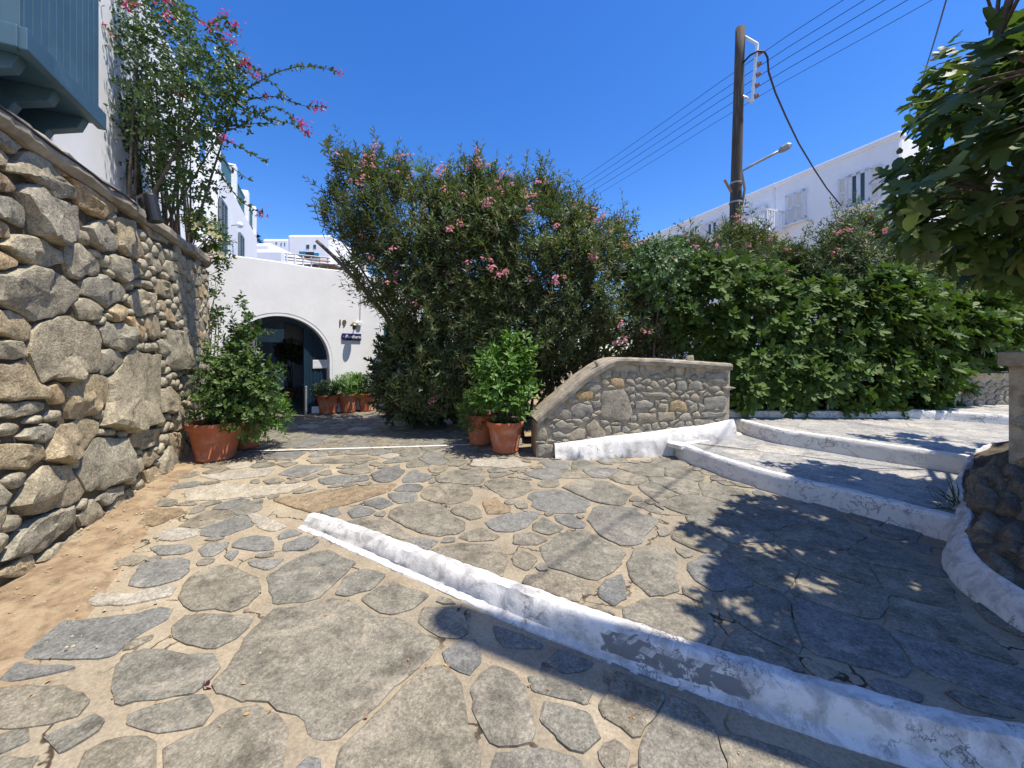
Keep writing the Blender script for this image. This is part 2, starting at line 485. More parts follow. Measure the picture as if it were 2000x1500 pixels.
def special_mats():
    # mortar bed with hairline cracks and dust
    m, nt, b = newmat('mortar_bed', 0.95, 0.12)
    p = pos(nt)
    n1 = noi(nt, p, 3.0, 6, 0.65); n2 = noi(nt, p, 60, 4, 0.7); n3 = noi(nt, p, 1.1, 4, 0.6)
    c = ramp(nt, n1, [(0.3, (0.235, 0.19, 0.13)), (0.5, (0.32, 0.265, 0.183)), (0.72, (0.39, 0.33, 0.237))])
    c = mixc(nt, ramp(nt, n3, [(0.42, 0), (0.58, 0.6)]), c, (0.235, 0.205, 0.155))
    sx = nod(nt, 'MapRange', {'Value': nod(nt, 'SeparateXYZ', {0: p}).outputs['X'], 'From Min': -0.6, 'From Max': -3.2, 'To Min': 0.0, 'To Max': 0.6}).outputs[0]
    c = mixc(nt, nod(nt, 'Math', {0: sx, 1: n1}, operation='MULTIPLY').outputs[0], c, (0.50, 0.41, 0.28))
    c = mixc(nt, 1.0, c, ramp(nt, n2, [(0.3, 0.75), (0.7, 1.22)]), 'MULTIPLY')
    wob = nod(nt, 'VectorMath', {0: p, 1: nod(nt, 'VectorMath', {0: nod(nt, 'TexNoise', {'Vector': p, 'Scale': 5.0, 'Detail': 4.0}).outputs['Color'], 1: (0.3, 0.3, 0.3)}, operation='MULTIPLY').outputs[0]}, operation='ADD').outputs[0]
    vo = nod(nt, 'TexVoronoi', {'Vector': wob, 'Scale': 1.6}, feature='DISTANCE_TO_EDGE').outputs['Distance']
    crack = ramp(nt, vo, [(0.006, 1.0), (0.014, 0.0)])
    msk = nod(nt, 'Math', {0: crack, 1: ramp(nt, noi(nt, p, 2.2, 2), [(0.45, 0), (0.55, 1)])}, operation='MULTIPLY').outputs[0]
    c = mixc(nt, msk, c, (0.06, 0.045, 0.03))
    nt.links.new(c, b.inputs['Base Color'])
    h = nod(nt, 'Math', {0: noi(nt, p, 22, 5, 0.7), 1: msk}, operation='SUBTRACT').outputs[0]
    bump(nt, b, h, 0.6, 0.008)
    MT['mortar'] = m
    # lime wash with grime, worn streaks and hairline cracks
    for key, dirtlo in (('lime', 0.53), ('lime_clean', 0.61)):
        m, nt, b = newmat('whitewash_' + ('worn' if key == 'lime' else 'fresh'), 0.9, 0.15)
        p = pos(nt)
        n1 = noi(nt, p, 7, 6, 0.72, 0.4); n2 = noi(nt, p, 45, 5, 0.75); n3 = noi(nt, p, 1.7, 3)
        c = mixc(nt, ramp(nt, n1, [(dirtlo - 0.08, 0), (dirtlo + 0.08, 0.75)]), (0.67, 0.655, 0.62), (0.31, 0.30, 0.285))
        c = mixc(nt, ramp(nt, n2, [(0.60, 0), (0.70, 0.55)]), c, (0.30, 0.27, 0.23))
        n4 = noi(nt, p, 4.5, 6, 0.62, 0.3)
        ab = nod(nt, 'Math', {0: nod(nt, 'Math', {0: n4, 1: 0.5}, operation='SUBTRACT').outputs[0]}, operation='ABSOLUTE').outputs[0]
        ck = nod(nt, 'Math', {0: ramp(nt, ab, [(0.004, 1.0), (0.012, 0.0)]), 1: ramp(nt, n3, [(0.42, 0), (0.55, 0.9)])}, operation='MULTIPLY').outputs[0]
        c = mixc(nt, ck, c, (0.16, 0.15, 0.14))
        nt.links.new(c, b.inputs['Base Color'])
        bump(nt, b, nod(nt, 'Math', {0: n1, 1: nod(nt, 'Math', {0: n2, 1: 0.3}, operation='MULTIPLY').outputs[0]}, operation='ADD').outputs[0], 0.7, 0.012)
        MT[key] = m
    m = MT['lime'].copy(); m.name = 'whitewash_kerb'; nt = m.node_tree; b = nt.nodes['Principled BSDF']
    src = b.inputs['Base Color'].links[0].from_socket
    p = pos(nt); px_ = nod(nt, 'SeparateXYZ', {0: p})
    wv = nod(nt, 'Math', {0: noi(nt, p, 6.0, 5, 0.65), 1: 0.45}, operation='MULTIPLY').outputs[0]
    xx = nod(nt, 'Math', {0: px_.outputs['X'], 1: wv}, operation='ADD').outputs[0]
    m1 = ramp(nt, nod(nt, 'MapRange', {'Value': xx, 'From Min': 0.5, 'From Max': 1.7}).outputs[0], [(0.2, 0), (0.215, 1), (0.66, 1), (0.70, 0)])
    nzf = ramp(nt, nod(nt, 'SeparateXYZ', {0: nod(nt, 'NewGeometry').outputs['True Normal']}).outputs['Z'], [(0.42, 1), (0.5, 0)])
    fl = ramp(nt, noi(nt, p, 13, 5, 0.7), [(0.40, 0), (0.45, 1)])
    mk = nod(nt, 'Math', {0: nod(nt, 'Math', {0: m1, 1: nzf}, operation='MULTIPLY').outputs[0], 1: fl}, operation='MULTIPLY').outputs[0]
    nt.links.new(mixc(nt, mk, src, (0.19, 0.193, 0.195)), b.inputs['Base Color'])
    MT['lime_kerb'] = m
    # weathered timber pole
    m, nt, b = newmat('weathered_pole', 0.85, 0.2)
    p = pos(nt)
    st = nod(nt, 'VectorMath', {0: p, 1: (30, 30, 1.2)}, operation='MULTIPLY').outputs[0]
    n1 = noi(nt, st, 1.0, 5, 0.7)
    c = ramp(nt, n1, [(0.3, (0.045, 0.036, 0.028)), (0.55, (0.10, 0.08, 0.06)), (0.75, (0.20, 0.165, 0.125))])
    nt.links.new(c, b.inputs['Base Color']); bump(nt, b, n1, 0.6, 0.01)
    MT['pole'] = m
    # glass
    m, nt, b = newmat('window_glass', 0.06, 0.5)
    b.inputs['Base Color'].default_value = (0.05, 0.09, 0.10, 1)
    MT['glass'] = m
special_mats()
# ---------------------------------------------------------------- ground and paving
def sm(a, b, x):
    t = min(1, max(0, (x - a) / (b - a)))
    return t * t * (3 - 2 * t)

K1 = [BP(u, v) for u, v in [(600, 1012), (680, 1038), (780, 1075), (900, 1120), (1040, 1172), (1190, 1228), (1330, 1275), (1480, 1322), (1650, 1372), (1830, 1420), (2000, 1458)]]
K1 += [(2.5, 1.42), (3.1, 1.25)]
K1A = Vector(K1[0]); K1D = (Vector((2.04, 1.53)) - K1A).normalized()

def side(x, y):
    """>0 on the low (camera) side of the first kerb"""
    best = None
    for i in range(len(K1) - 1):
        a, b = K1[i], K1[i + 1]
        ex, ey = b[0] - a[0], b[1] - a[1]; l2 = ex * ex + ey * ey
        t = ((x - a[0]) * ex + (y - a[1]) * ey) / l2
        tc = t if i == 0 and t < 0 else min(1, max(0, t))
        if i == len(K1) - 2 and t > 1: tc = t
        d = math.hypot(x - a[0] - ex * tc, y - a[1] - ey * tc)
        s = (ex * (y - a[1]) - ey * (x - a[0]))
        if best is None or d < best[0]: best = (d, -math.copysign(d, s))
    al = (Vector((x, y)) - K1A).dot(K1D)
    return best[1], al

def drop(x, y):
    d, al = side(x, y)
    D = 0.12 * sm(-3.9, 0.4, x)
    if al > 0: w = 1.0 if d > 0.0 else 0.0
    else: w = sm(-0.5 - 0.02, 0.5, d)
    return D * w

def bed(x, y):
    d, al = side(x, y)
    if al > 0 and -0.065 < d <= 0: return G(y) - 0.12 * sm(-3.9, 0.4, x)
    return H(x, y)

def H(x, y):
    return G(y) - drop(x, y)

def BH(u, v):
    off = 0.0
    for _ in range(12):
        x, y = BP(u, v, off)
        off = -drop(x, y)
    return BP(u, v, off)

# far ground sheet
mb = MB()
ng = 24
xs = [-1500 + 3000 * i / ng for i in range(ng + 1)]
mb.add([(-1500, -1500, -0.7), (1500, -1500, -0.7), (1500, 14, -0.5), (-1500, 14, -0.5), (1500, 1500, -0.5), (-1500, 1500, -0.5)], [(0, 1, 2, 3), (3, 2, 4, 5)])
tag(mb.build('ground', MT['dirt']), kind='structure')

# mortar bed of the courtyard
nx, ny, x0, y0, st = 200, 232, -7.4, -3.0, 0.06
mb = MB()
vs = []
for j in range(ny):
    for i in range(nx):
        x, y = x0 + i * st, y0 + j * st
        vs.append((x, y, bed(x, y) - 0.006 + 0.005 * nz(x, y, 0, 4) + 0.002 * nz(x, y, 3, 17)))
mb.add(vs, [(j * nx + i, j * nx + i + 1, (j + 1) * nx + i + 1, (j + 1) * nx + i) for j in range(ny - 1) for i in range(nx - 1)])
pave = mb.build('courtyard_paving', MT['mortar'], smooth=True)
tag(pave, 'irregular grey flagstones bedded in beige mortar', None, kind='structure')

def flag(poly, mat, parent, hf=H, proud=0.008, name='flagstone', seg=0.06):
    q = round_poly(poly, seg, 0.11, 0.022, random.random() * 50)
    n = len(q)
    if n < 4: return
    cx = sum(p[0] for p in q) / n; cy = sum(p[1] for p in q) / n
    tx, ty = random.uniform(-.006, .006), random.uniform(-.006, .006)
    pr = proud * random.uniform(0.6, 1.5)
    vs = []
    for r, dz in ((0, -0.03), (0, pr * 0.3), (0.012, pr)):
        for x, y in q:
            d = math.hypot(x - cx, y - cy); k = max(0.0, 1 - r / max(d, 1e-6))
            X, Y = cx + (x - cx) * k, cy + (y - cy) * k
            vs.append((X, Y, hf(X, Y) + dz + (tx * (X - cx) + ty * (Y - cy) if dz > 0 else 0)))
    fs = [(l * n + i, l * n + (i + 1) % n, (l + 1) * n + (i + 1) % n, (l + 1) * n + i) for l in range(2) for i in range(n)]
    fs.append(tuple(2 * n + i for i in range(n)))
    m = MB(); m.add(vs, fs)
    m.build(name, mat, parent, fix=False)

def kerb_clip(c):
    cx = sum(p[0] for p in c) / len(c); cy = sum(p[1] for p in c) / len(c)
    s0 = math.copysign(1, side(cx, cy)[0])
    for i in range(len(K1) - 1):
        a, b2 = Vector(K1[i]), Vector(K1[i + 1]); d = (b2 - a).normalized()
        t = (Vector((cx, cy)) - a).dot(d)
        if -0.5 < t < (b2 - a).length + 0.5:
            n = Vector((d.y, -d.x)) * s0          # towards the cell's own side
            m_ = a + n * (0.125 if s0 > 0 else 0.105)
            c = clip_half(c, m_, -n)
            if len(c) < 3: return []
    return c

B_, N_, W_, D_ = 'flag_blue', 'flag', 'flag_pale', 'flag_brown'
TR = [
 (N_, [(539,1196),(595,1186),(647,1172),(673,1174),(699,1192),(747,1207),(805,1225),(853,1247),(835,1280),(805,1306),(772,1339),(739,1368),(714,1390),(654,1429),(612,1410),(577,1385),(525,1371),(490,1360),(430,1353),(420,1332),(455,1301),(480,1277),(504,1227)]),
 (N_, [(381,1119),(420,1103),(448,1105),(469,1121),(507,1140),(504,1157),(479,1178),(451,1192),(413,1191),(381,1191),(350,1168),(353,1143)]),
 (N_, [(360,1206),(402,1201),(479,1206),(479,1224),(455,1241),(427,1262),(395,1268),(371,1259),(346,1241),(350,1224)]),
 (N_, [(245,1280),(280,1269),(315,1271),(364,1276),(416,1278),(416,1304),(406,1325),(385,1350),(350,1357),(301,1367),(241,1367),(238,1332),(231,1308)]),
 (N_, [(252,1399),(280,1385),(315,1371),(350,1362),(395,1364),(409,1385),(399,1416),(367,1427),(315,1430),(283,1425),(255,1413)]),
 (N_, [(315,1465),(350,1448),(392,1430),(448,1395),(490,1381),(539,1399),(542,1430),(532,1472),(525,1540),(310,1540)]),
 (N_, [(175,1480),(210,1451),(245,1434),(283,1434),(301,1458),(312,1475),(300,1540),(160,1540)]),
 (N_, [(52,1343),(105,1346),(157,1350),(164,1367),(143,1392),(105,1406),(52,1416),(-60,1415),(-60,1350)]),
 (B_, [(28,1273),(70,1241),(105,1217),(157,1210),(217,1206),(266,1196),(336,1189),(315,1210),(273,1231),(245,1252),(217,1280),(175,1289),(105,1290),(35,1292),(14,1283)]),
 (B_, [(-40,1310),(35,1296),(105,1296),(147,1300),(133,1308),(70,1322),(-40,1340)]),
 (B_, [(252,1143),(259,1122),(280,1101),(308,1094),(350,1091),(371,1096),(371,1115),(357,1129),(315,1140),(280,1147)]),
 (W_, [(164,1182),(189,1161),(252,1164),(315,1146),(345,1144),(336,1164),(280,1175),(224,1180)]),
 (B_, [(290,1070),(304,1065),(367,1065),(378,1073),(357,1082),(315,1084)]),
 (B_, [(388,1073),(402,1063),(441,1059),(444,1066),(420,1087),(399,1087)]),
 (B_, [(451,1063),(472,1052),(528,1049),(532,1073),(490,1075),(451,1070)]),
 (B_, [(432,1086),(448,1076),(469,1077),(455,1094)]),
 (B_, [(546,1049),(560,1038),(590,1028),(600,1038),(577,1045),(553,1052)]),
 (B_, [(553,1063),(595,1047),(619,1056),(595,1070),(553,1075)]),
 (N_, [(525,1126),(567,1101),(595,1091),(637,1078),(680,1101),(665,1122),(647,1143),(623,1164),(595,1171),(546,1173),(532,1150)]),
 (B_, [(483,1098),(546,1093),(539,1105),(518,1110),(490,1105)]),
 (D_, [(304,1034),(350,1018),(400,1000),(437,987),(525,979),(595,968),(680,953),(770,945),(760,958),(725,971),(657,989),(590,1007),(500,1030),(402,1050),(330,1044)]),
 (D_, [(262,1025),(297,996),(350,994),(360,1001),(332,1013),(301,1028)]),
 (N_, [(805,1328),(835,1309),(868,1302),(890,1320),(904,1361),(915,1408),(923,1463),(930,1540),(655,1540),(688,1463),(721,1416),(758,1372),(783,1346)]),
 (N_, [(919,1346),(937,1320),(967,1309),(1003,1317),(1022,1339),(1033,1383),(1040,1423),(1033,1452),(1003,1460),(978,1460),(959,1441),(930,1390)]),
 (N_, [(967,1478),(996,1467),(1058,1467),(1132,1482),(1150,1540),(960,1540)]),
 (N_, [(1058,1368),(1091,1374),(1150,1392),(1154,1427),(1143,1471),(1121,1467),(1088,1438),(1062,1408)]),
 (N_, [(1030,1322),(1077,1331),(1143,1350),(1148,1380),(1095,1364),(1042,1352)]),
 (B_, [(868,1280),(893,1265),(923,1262),(930,1291),(923,1315),(904,1311),(879,1298)]),
 (N_, [(820,1214),(835,1196),(871,1192),(893,1203),(904,1229),(886,1243),(864,1240),(835,1229)]),
 (N_, [(717,1170),(739,1152),(765,1144),(816,1163),(798,1181),(765,1196),(739,1194)]),
 (N_, [(659,1155),(673,1130),(710,1119),(743,1126),(721,1148),(681,1159)]),
 (N_, [(675,1023),(707,1014),(747,1016),(797,1047),(788,1059),(761,1061),(716,1043)]),
 (B_, [(775,1067),(806,1052),(846,1059),(828,1074),(806,1086)]),
 (N_, [(765,1009),(788,989),(833,980),(869,993),(900,1020),(887,1038),(855,1045),(815,1034)]),
 (N_, [(828,1092),(860,1074),(896,1064),(941,1060),(977,1079),(990,1097),(959,1119),(914,1128),(878,1117),(842,1101)]),
 (N_, [(824,966),(842,951),(882,948),(918,957),(914,973),(873,982),(842,978)]),
 (N_, [(860,930),(887,919),(932,919),(945,930),(936,944),(896,942),(864,939)]),
 (N_, [(950,942),(986,937),(1031,942),(1026,964),(995,969),(963,955)]),
 (B_, [(1035,966),(1067,960),(1103,962),(1148,978),(1143,998),(1098,1000),(1058,993)]),
 (N_, [(878,996),(900,989),(932,996),(941,1009),(918,1011),(887,1005)]),
 (B_, [(959,1020),(986,1009),(1049,1002),(1040,1020),(1008,1036),(972,1036)]),
 (N_, [(1038,1026),(1062,1014),(1098,1032),(1071,1043),(1046,1036)]),
 (N_, [(1008,1047),(1035,1040),(1062,1052),(1040,1061),(1013,1058)]),
 (B_, [(1085,1009),(1116,1011),(1139,1029),(1116,1029),(1089,1018)]),
 (N_, [(1062,1070),(1098,1047),(1143,1038),(1193,1065),(1211,1079),(1193,1110),(1166,1133),(1130,1119),(1085,1101)]),
 (N_, [(1040,1133),(1098,1128),(1130,1133),(1139,1155),(1121,1182),(1085,1182),(1040,1160),(1026,1146)]),
 (B_, [(1179,1135),(1211,1126),(1215,1160),(1202,1180),(1177,1160)]),
 (N_, [(1157,993),(1220,993),(1283,1016),(1256,1043),(1215,1063),(1175,1043)]),
 (N_, [(1107,953),(1139,937),(1184,942),(1229,962),(1206,984),(1152,975)]),
 (N_, [(1224,1187),(1265,1176),(1332,1182),(1382,1205),(1386,1236),(1355,1259),(1287,1250),(1238,1223)]),
 (N_, [(1242,1079),(1287,1070),(1319,1088),(1310,1142),(1265,1160),(1238,1133)]),
 (N_, [(1130,1190),(1166,1188),(1188,1205),(1180,1216),(1150,1206)]),
 (N_, [(902,1050),(941,1036),(972,1047),(963,1054),(918,1059)]),
 (N_, [(1002,1088),(1017,1077),(1038,1092),(1026,1106),(1004,1101)]),
 (D_, [(950,984),(968,978),(988,998),(954,1003)]),
 (B_, [(759,966),(810,962),(810,973),(779,982)]),
 (B_, [(711,980),(738,971),(763,984),(743,994)]),
 (B_, [(680,1000),(702,991),(734,998),(693,1009)]),
 (B_, [(770,957),(797,947),(824,951),(815,959)]),
 (B_, [(621,1003),(658,993),(666,1002),(640,1010)]),
 (B_, [(727,926),(779,908),(783,930),(761,939),(734,937)]),
 (B_, [(619,937),(653,930),(720,930),(720,937),(635,946)]),
 (B_, [(788,930),(810,921),(835,930),(824,939),(792,939)]),
 (B_, [(545,926),(581,908),(644,910),(585,933)]),
 (B_, [(504,885),(597,883),(572,899),(515,897)]),
 (N_, [(600,898),(690,890),(740,896),(690,903),(610,905)]),
 (N_, [(660,920),(715,908),(722,922),(690,927)]),
 (W_, [(360,960),(430,944),(520,948),(600,945),(560,962),(430,975),(365,978)]),
 (W_, [(390,930),(470,918),(535,915),(520,930),(430,938)]),
 (W_, [(930,897),(1010,900),(1035,910),(985,913),(920,908)]),
]
traced = [[BH(u, v) for u, v in poly] for mk, poly in TR]
traced = close_up(traced, 0.028, 0.085, lambda X, Y: np.clip((X + 2.6) / 1.2, 0.15, 1) * np.where(Y > 6, .4, 1))
traced = [kerb_clip(q) for q in traced]
for (mk, _), q in zip(TR, traced):
    flag(q, MT[mk], pave)
traced = [q for q in traced if len(q) >= 3]

# white painted line across the yard
LINE = [BP(u, v) for u, v in [(498, 882), (600, 879.5), (760, 875), (945, 869)]]
mb = MB()
for i in range(len(LINE) - 1):
    a, b = LINE[i], LINE[i + 1]
    mb.add([(a[0], a[1] - .03, G(a[1]) + .013), (b[0], b[1] - .03, G(b[1]) + .013), (b[0], b[1] + .03, G(b[1]) + .014), (a[0], a[1] + .03, G(a[1]) + .014)], [(0, 1, 2, 3)])
tag(mb.build('painted_line', MT['lime_clean'], fix=False), 'thin white line painted across the flagstones before the arch', kind='structure')

# left wall base line (also bounds the soil strip)
WS, WA = -0.441, -2.206
def wall_x(y): return WA + WS * y
S2 = [BP(u, v) for u, v in [(1306, 884), (1350, 904), (1400, 924), (1470, 948), (1560, 974), (1660, 1000), (1760, 1028), (1858, 1056)]]
dom = [(-7.0, 9.6), (-3.4, 9.6), (0.3, 6.6), (0.25, 5.4), (1.3, 5.25), (2.2, 5.4)] + S2[1:] + [(3.05, 2.6), (2.85, 2.1), (2.9, 0.9), (-3.0, 0.6), (-3.3, 2.2), (-3.2, 3.1), (-3.75, 4.2), (-4.2, 4.9), (-5.2, 6.8)]
def avoid(x, y):
    d, al = side(x, y)
    if al > -0.1 and abs(d) < 0.1: return True
    return x - wall_x(y) < 0.35 + 0.3 * sm(4.5, 2.4, y) and y < 6.3
cells = fill_cells(dom, traced, 0.34, 0.004, avoid, 1.0, 7000, 0.07, big=lambda x, y: 1.0 + 0.5 * (x > 1.2))
cells += fill_cells(dom, traced + cells, 0.17, 0.004, avoid, 1.0, 6000, 0.05)
cells = [q for q in (kerb_clip(q) for q in cells) if len(q) >= 3 and abs(area(q)) > 0.004]
cells.sort(key=lambda c: -abs(area(c)) / max(0.8, sum(p[1] for p in c) / len(c)) ** 2)
rest = MB()
for ci_, c in enumerate(cells):
    y = sum(p[1] for p in c) / len(c); x = sum(p[0] for p in c) / len(c)
    r = random.random()
    k = B_ if r < 0.16 else (W_ if (r < 0.3 and x < -1.5) else N_)
    if ci_ < 300 - len(TR):
        flag(c, MT[k], pave)
    else:
        q = round_poly(c, 0.11, 0.12, 0.02); n = len(q)
        rest.add([(px, py, H(px, py) - .02) for px, py in q] + [(px, py, H(px, py) + .006) for px, py in q], [(i, (i + 1) % n, n + (i + 1) % n, n + i) for i in range(n)] + [tuple(n + i for i in range(n))])
if rest.v: tag(rest.build('small_flagstones', MT['flag'], pave, fix=False), kind='stuff')

# soil strip at the foot of the left wall
mb = MB(); vs = []; n1 = 90
for i in range(n1):
    y = 0.4 + i * 0.07
    w = 0.34 + 0.34 * sm(4.6, 2.2, y) + 0.08 * nz(y, 0, 0, 2.3)
    for k in range(7):
        t = k / 6
        x = wall_x(y) - 0.1 + (w + 0.1) * t
        z = H(x, y) + 0.05 * (1 - t) ** 1.5 + 0.006 - 0.014 * (t > 0.99) + 0.012 * nz(x, y, 5, 6) * (1 - t * 0.7) + 0.003
        vs.append((x, y, z))
mb.add(vs, [(i * 7 + k, i * 7 + k + 1, (i + 1) * 7 + k + 1, (i + 1) * 7 + k) for i in range(n1 - 1) for k in range(6)])
tag(mb.build('soil_strip', MT['dirt'], smooth=True), 'bare brown soil along the foot of the tall stone wall', kind='structure')

# ---------------------------------------------------------------- kerbs and terraces
def resample(pl, st):
    out = []
    for i in range(len(pl) - 1):
        a, b = Vector(pl[i]), Vector(pl[i + 1])
        k = max(1, int((b - a).length / st))
        out += [a + (b - a) * (j / k) for j in range(k)]
    out.append(Vector(pl[-1]))
    # smooth a little
    for _ in range(4):
        out = [out[0]] + [(out[i - 1] + out[i] * 2 + out[i + 1]) / 4 for i in range(1, len(out) - 1)] + [out[-1]]
    return out

def sweep(name, pl, prof, zf, mats, rough=0.006, st=0.035, pick=None, label=None, right=False):
    """prof(i, p): list of (offset to the high side, height)"""
    pts = resample(pl, st)
    m = MB(); vs = []; K = None
    for i, p in enumerate(pts):
        d = (pts[min(i + 1, len(pts) - 1)] - pts[max(i - 1, 0)]).normalized()
        n = Vector((-d.y, d.x))
        pr = prof(i / (len(pts) - 1), p); K = len(pr)
        for k, (o, h) in enumerate(pr):
            q = p + n * o
            e = rough * (nz(q.x, q.y, h * 3 + k, 9) + 0.6 * nz(q.x, q.y, k * 2.0, 24)) * (1 if 0 < k < K - 1 else 0.4)
            q = q + n * e
            vs.append((q.x, q.y, zf(q.x, q.y, p) + h + e * 0.6))
    fs, ms = [], []
    for i in range(len(pts) - 1):
        for k in range(K - 1):
            fs.append((i * K + k, i * K + k + 1, (i + 1) * K + k + 1, (i + 1) * K + k))
            ms.append(pick(i / (len(pts) - 1), k, pts[i]) if pick else 0)
    m.add(vs, fs); m.m = ms
    m.add([vs[k] for k in range(K)], [tuple(range(K))]); m.add([vs[-K + k] for k in range(K)], [tuple(range(K))])
    o = m.build(name, mats, smooth=True)
    o.data.set_sharp_from_angle(angle=math.radians(42))
    tag(o, label, kind='structure')
    return o

def prof1(t, p):
    D = 0.12 * sm(-3.9, 0.4, p.x)
    lump = 0.02 * nz(p.x, p.y, 1, 2.5)
    f = [(-0.055 - lump * 0.6, -D + 0.014), (-0.042, -D * 0.8), (-0.04 + lump * .3, -D * 0.6), (-0.034 + lump * 0.5, -D * 0.4 + 0.003), (-0.026 + lump * .5, -D * .2 + .004), (-0.013 + lump * 0.5, 0.004)]
    return [(-0.09 - lump, -D - 0.012), (-0.085 - lump, -D + 0.004)] + f + [(0.0, 0.022), (0.025, 0.028), (0.065, 0.027), (0.09, 0.016), (0.10, -0.03)]
def pick1(t, k, p):
    w_ = 0.10 * nz(p.x, k * .7, 3, 3)
    return 1 if 0.56 + 0.02 * (k - 3) + w_ < p.x < 1.2 - 0.055 * (k - 2) + w_ and 2 <= k <= 6 else 0
sweep('kerb', K1, prof1, lambda x, y, p: G(y), MT['lime_kerb'], 0.009, 0.022, None, 'low cracked whitewashed kerb running diagonally across the paving')

def terrace(name, poly, off, label, mat_bed=MT['terrace']):
    m = MB()
    n = len(poly)
    vs = [(x, y, G(y) + off) for x, y in poly] + [(x, y, G(y) - 0.1) for x, y in poly]
    m.add(vs, [tuple(range(n))] + [(i, (i + 1) % n, (i + 1) % n + n, i + n) for i in range(n)])
    return tag(m.build(name, mat_bed), label, kind='structure')

def stepprof(h):
    return lambda t, p: [(-0.035, -h - 0.01), (-0.03, -h * 0.85), (-0.024, -h * 0.5), (-0.02, -h * 0.2), (-0.012, -0.012), (0.004, 0.006), (0.05, 0.008), (0.085 + 0.03 * nz(p.x, p.y, 0, 4), 0.005), (0.10, -0.02)]

S3 = [BP(u, v, 0.19) for u, v in [(1440, 842), (1470, 852), (1520, 866), (1600, 879), (1700, 896), (1800, 912), (1914, 931), (1990, 942)]]
S4 = [BP(u, v, 0.38) for u, v in [(1765, 816), (1850, 820), (1975, 830), (2080, 838)]]
R2 = [(3.62, 3.02), (4.6, 3.7)]
t2 = terrace('lower_terrace', S2 + R2 + [(5.4, 3.9)] + [(S3[-1][0], S3[-1][1])] + [(p[0], p[1] + 0.02) for p in S3[::-1][1:]] + [(3.2, 6.0), (2.2, 5.45)], 0.19, 'worn pale step between the whitewashed risers')
t3 = terrace('upper_terrace', S3 + [(7.6, 4.6), (7.9, 5.5), (6.3, 6.2), (3.3, 6.25), (3.0, 6.1)], 0.38, 'pale paved landing above the two whitewashed risers')
t4 = terrace('far_terrace', S4 + [(9.5, 5.3), (11, 9), (6.0, 9.0), (6.1, 6.2)], 0.51, 'sunlit paved landing in front of the far low wall')
sweep('step_riser', S2 + [(3.6, 3.0)], stepprof(0.19), lambda x, y, p: G(p.y) + 0.19, MT['lime_clean'], 0.008, 0.04, label='whitewashed riser of the lower step')
sweep('step_riser', S3, stepprof(0.19), lambda x, y, p: G(p.y) + 0.38, MT['lime_clean'], 0.008, 0.04, label='whitewashed riser of the upper step')
sweep('step_riser', S4, stepprof(0.13), lambda x, y, p: G(p.y) + 0.51, MT['lime_clean'], 0.006, 0.05, label='low whitewashed riser before the far low wall')
# raised white edging along the hedge bed
sweep('bed_edging', [(3.35, 6.2), (4.5, 6.17), (6.35, 6.13)], lambda t, p: [(0, -0.02), (0.0, 0.06), (0.012, 0.1), (0.05, 0.108), (0.14, 0.105), (0.15, 0.0)], lambda x, y, p: G(p.y) + 0.38, MT['lime_clean'], 0.006, 0.05, label='low white edging between landing and hedge bed')
m = MB(); m.add([(3.3, 6.25, G(6.2) + .42), (6.4, 6.2, G(6.2) + .42), (8.6, 6.9, G(6.9) + .45), (8.6, 11, .6), (0.2, 11, .5), (0.2, 6.0, G(6) + .12), (3.3, 6.0, G(6) + .12)], [(0, 1, 2, 3, 4, 5, 6)])
tag(m.build('planting_bed', MT['dirt']), kind='structure')
# slabs on the terraces
for par, off, domq, n in ((t2, 0.19, S2[1:] + [(4.6, 3.75)] + S3[::-1][1:], 34), (t3, 0.38, S3 + [(7.2, 5.0), (6.4, 6.0), (3.6, 6.05)], 40), (t4, 0.51, S4 + [(9, 6.2), (7.2, 6.6)], 14)):
    cc = fill_cells(domq, [], 0.5, 0.012, lambda x, y, d=domq: float(edge_dist(d, np.array(x), np.array(y))) < 0.1, 1.2, 2500)
    dq_ = domq
    cc = [q for q in cc if all(bool(inside(dq_, x, y)) for x, y in q) and min(float(edge_dist(dq_, np.array(x), np.array(y))) for x, y in q) > .06]
    for c in cc[:n]:
        flag(c, MT['terrace'], par, lambda x, y, o=off: G(y) + o, 0.004)

# white edge that climbs along the right side, with the bank behind it
RE = [(2.80, 1.35), (2.80, 1.75), (2.83, 2.13), (2.93, 2.45), (3.06, 2.66), (3.28, 2.86), (3.52, 3.03), (3.78, 3.32), (4.1, 3.6), (4.55, 3.88), (4.95, 4.03)]
def reprof(t, p):
    h = 0.17 + 0.16 * sm(0.25, 0.75, t) + 0.22 * sm(0.7, 1, t)
    lump = 0.03 * nz(p.x, p.y, 2, 3)
    return [(0.06, -0.02), (0.04, h * 0.25), (0.015 + lump, h * 0.55), (-0.02 + lump, h * 0.85), (-0.05 + lump, h), (-0.07, h + 0.005), (-0.09, h - 0.02), (-0.10, 0)]
sweep('edging_kerb', RE, reprof, lambda x, y, p: G(p.y), MT['lime'], 0.014, 0.035, label='thick whitewashed edging climbing beside the steps')

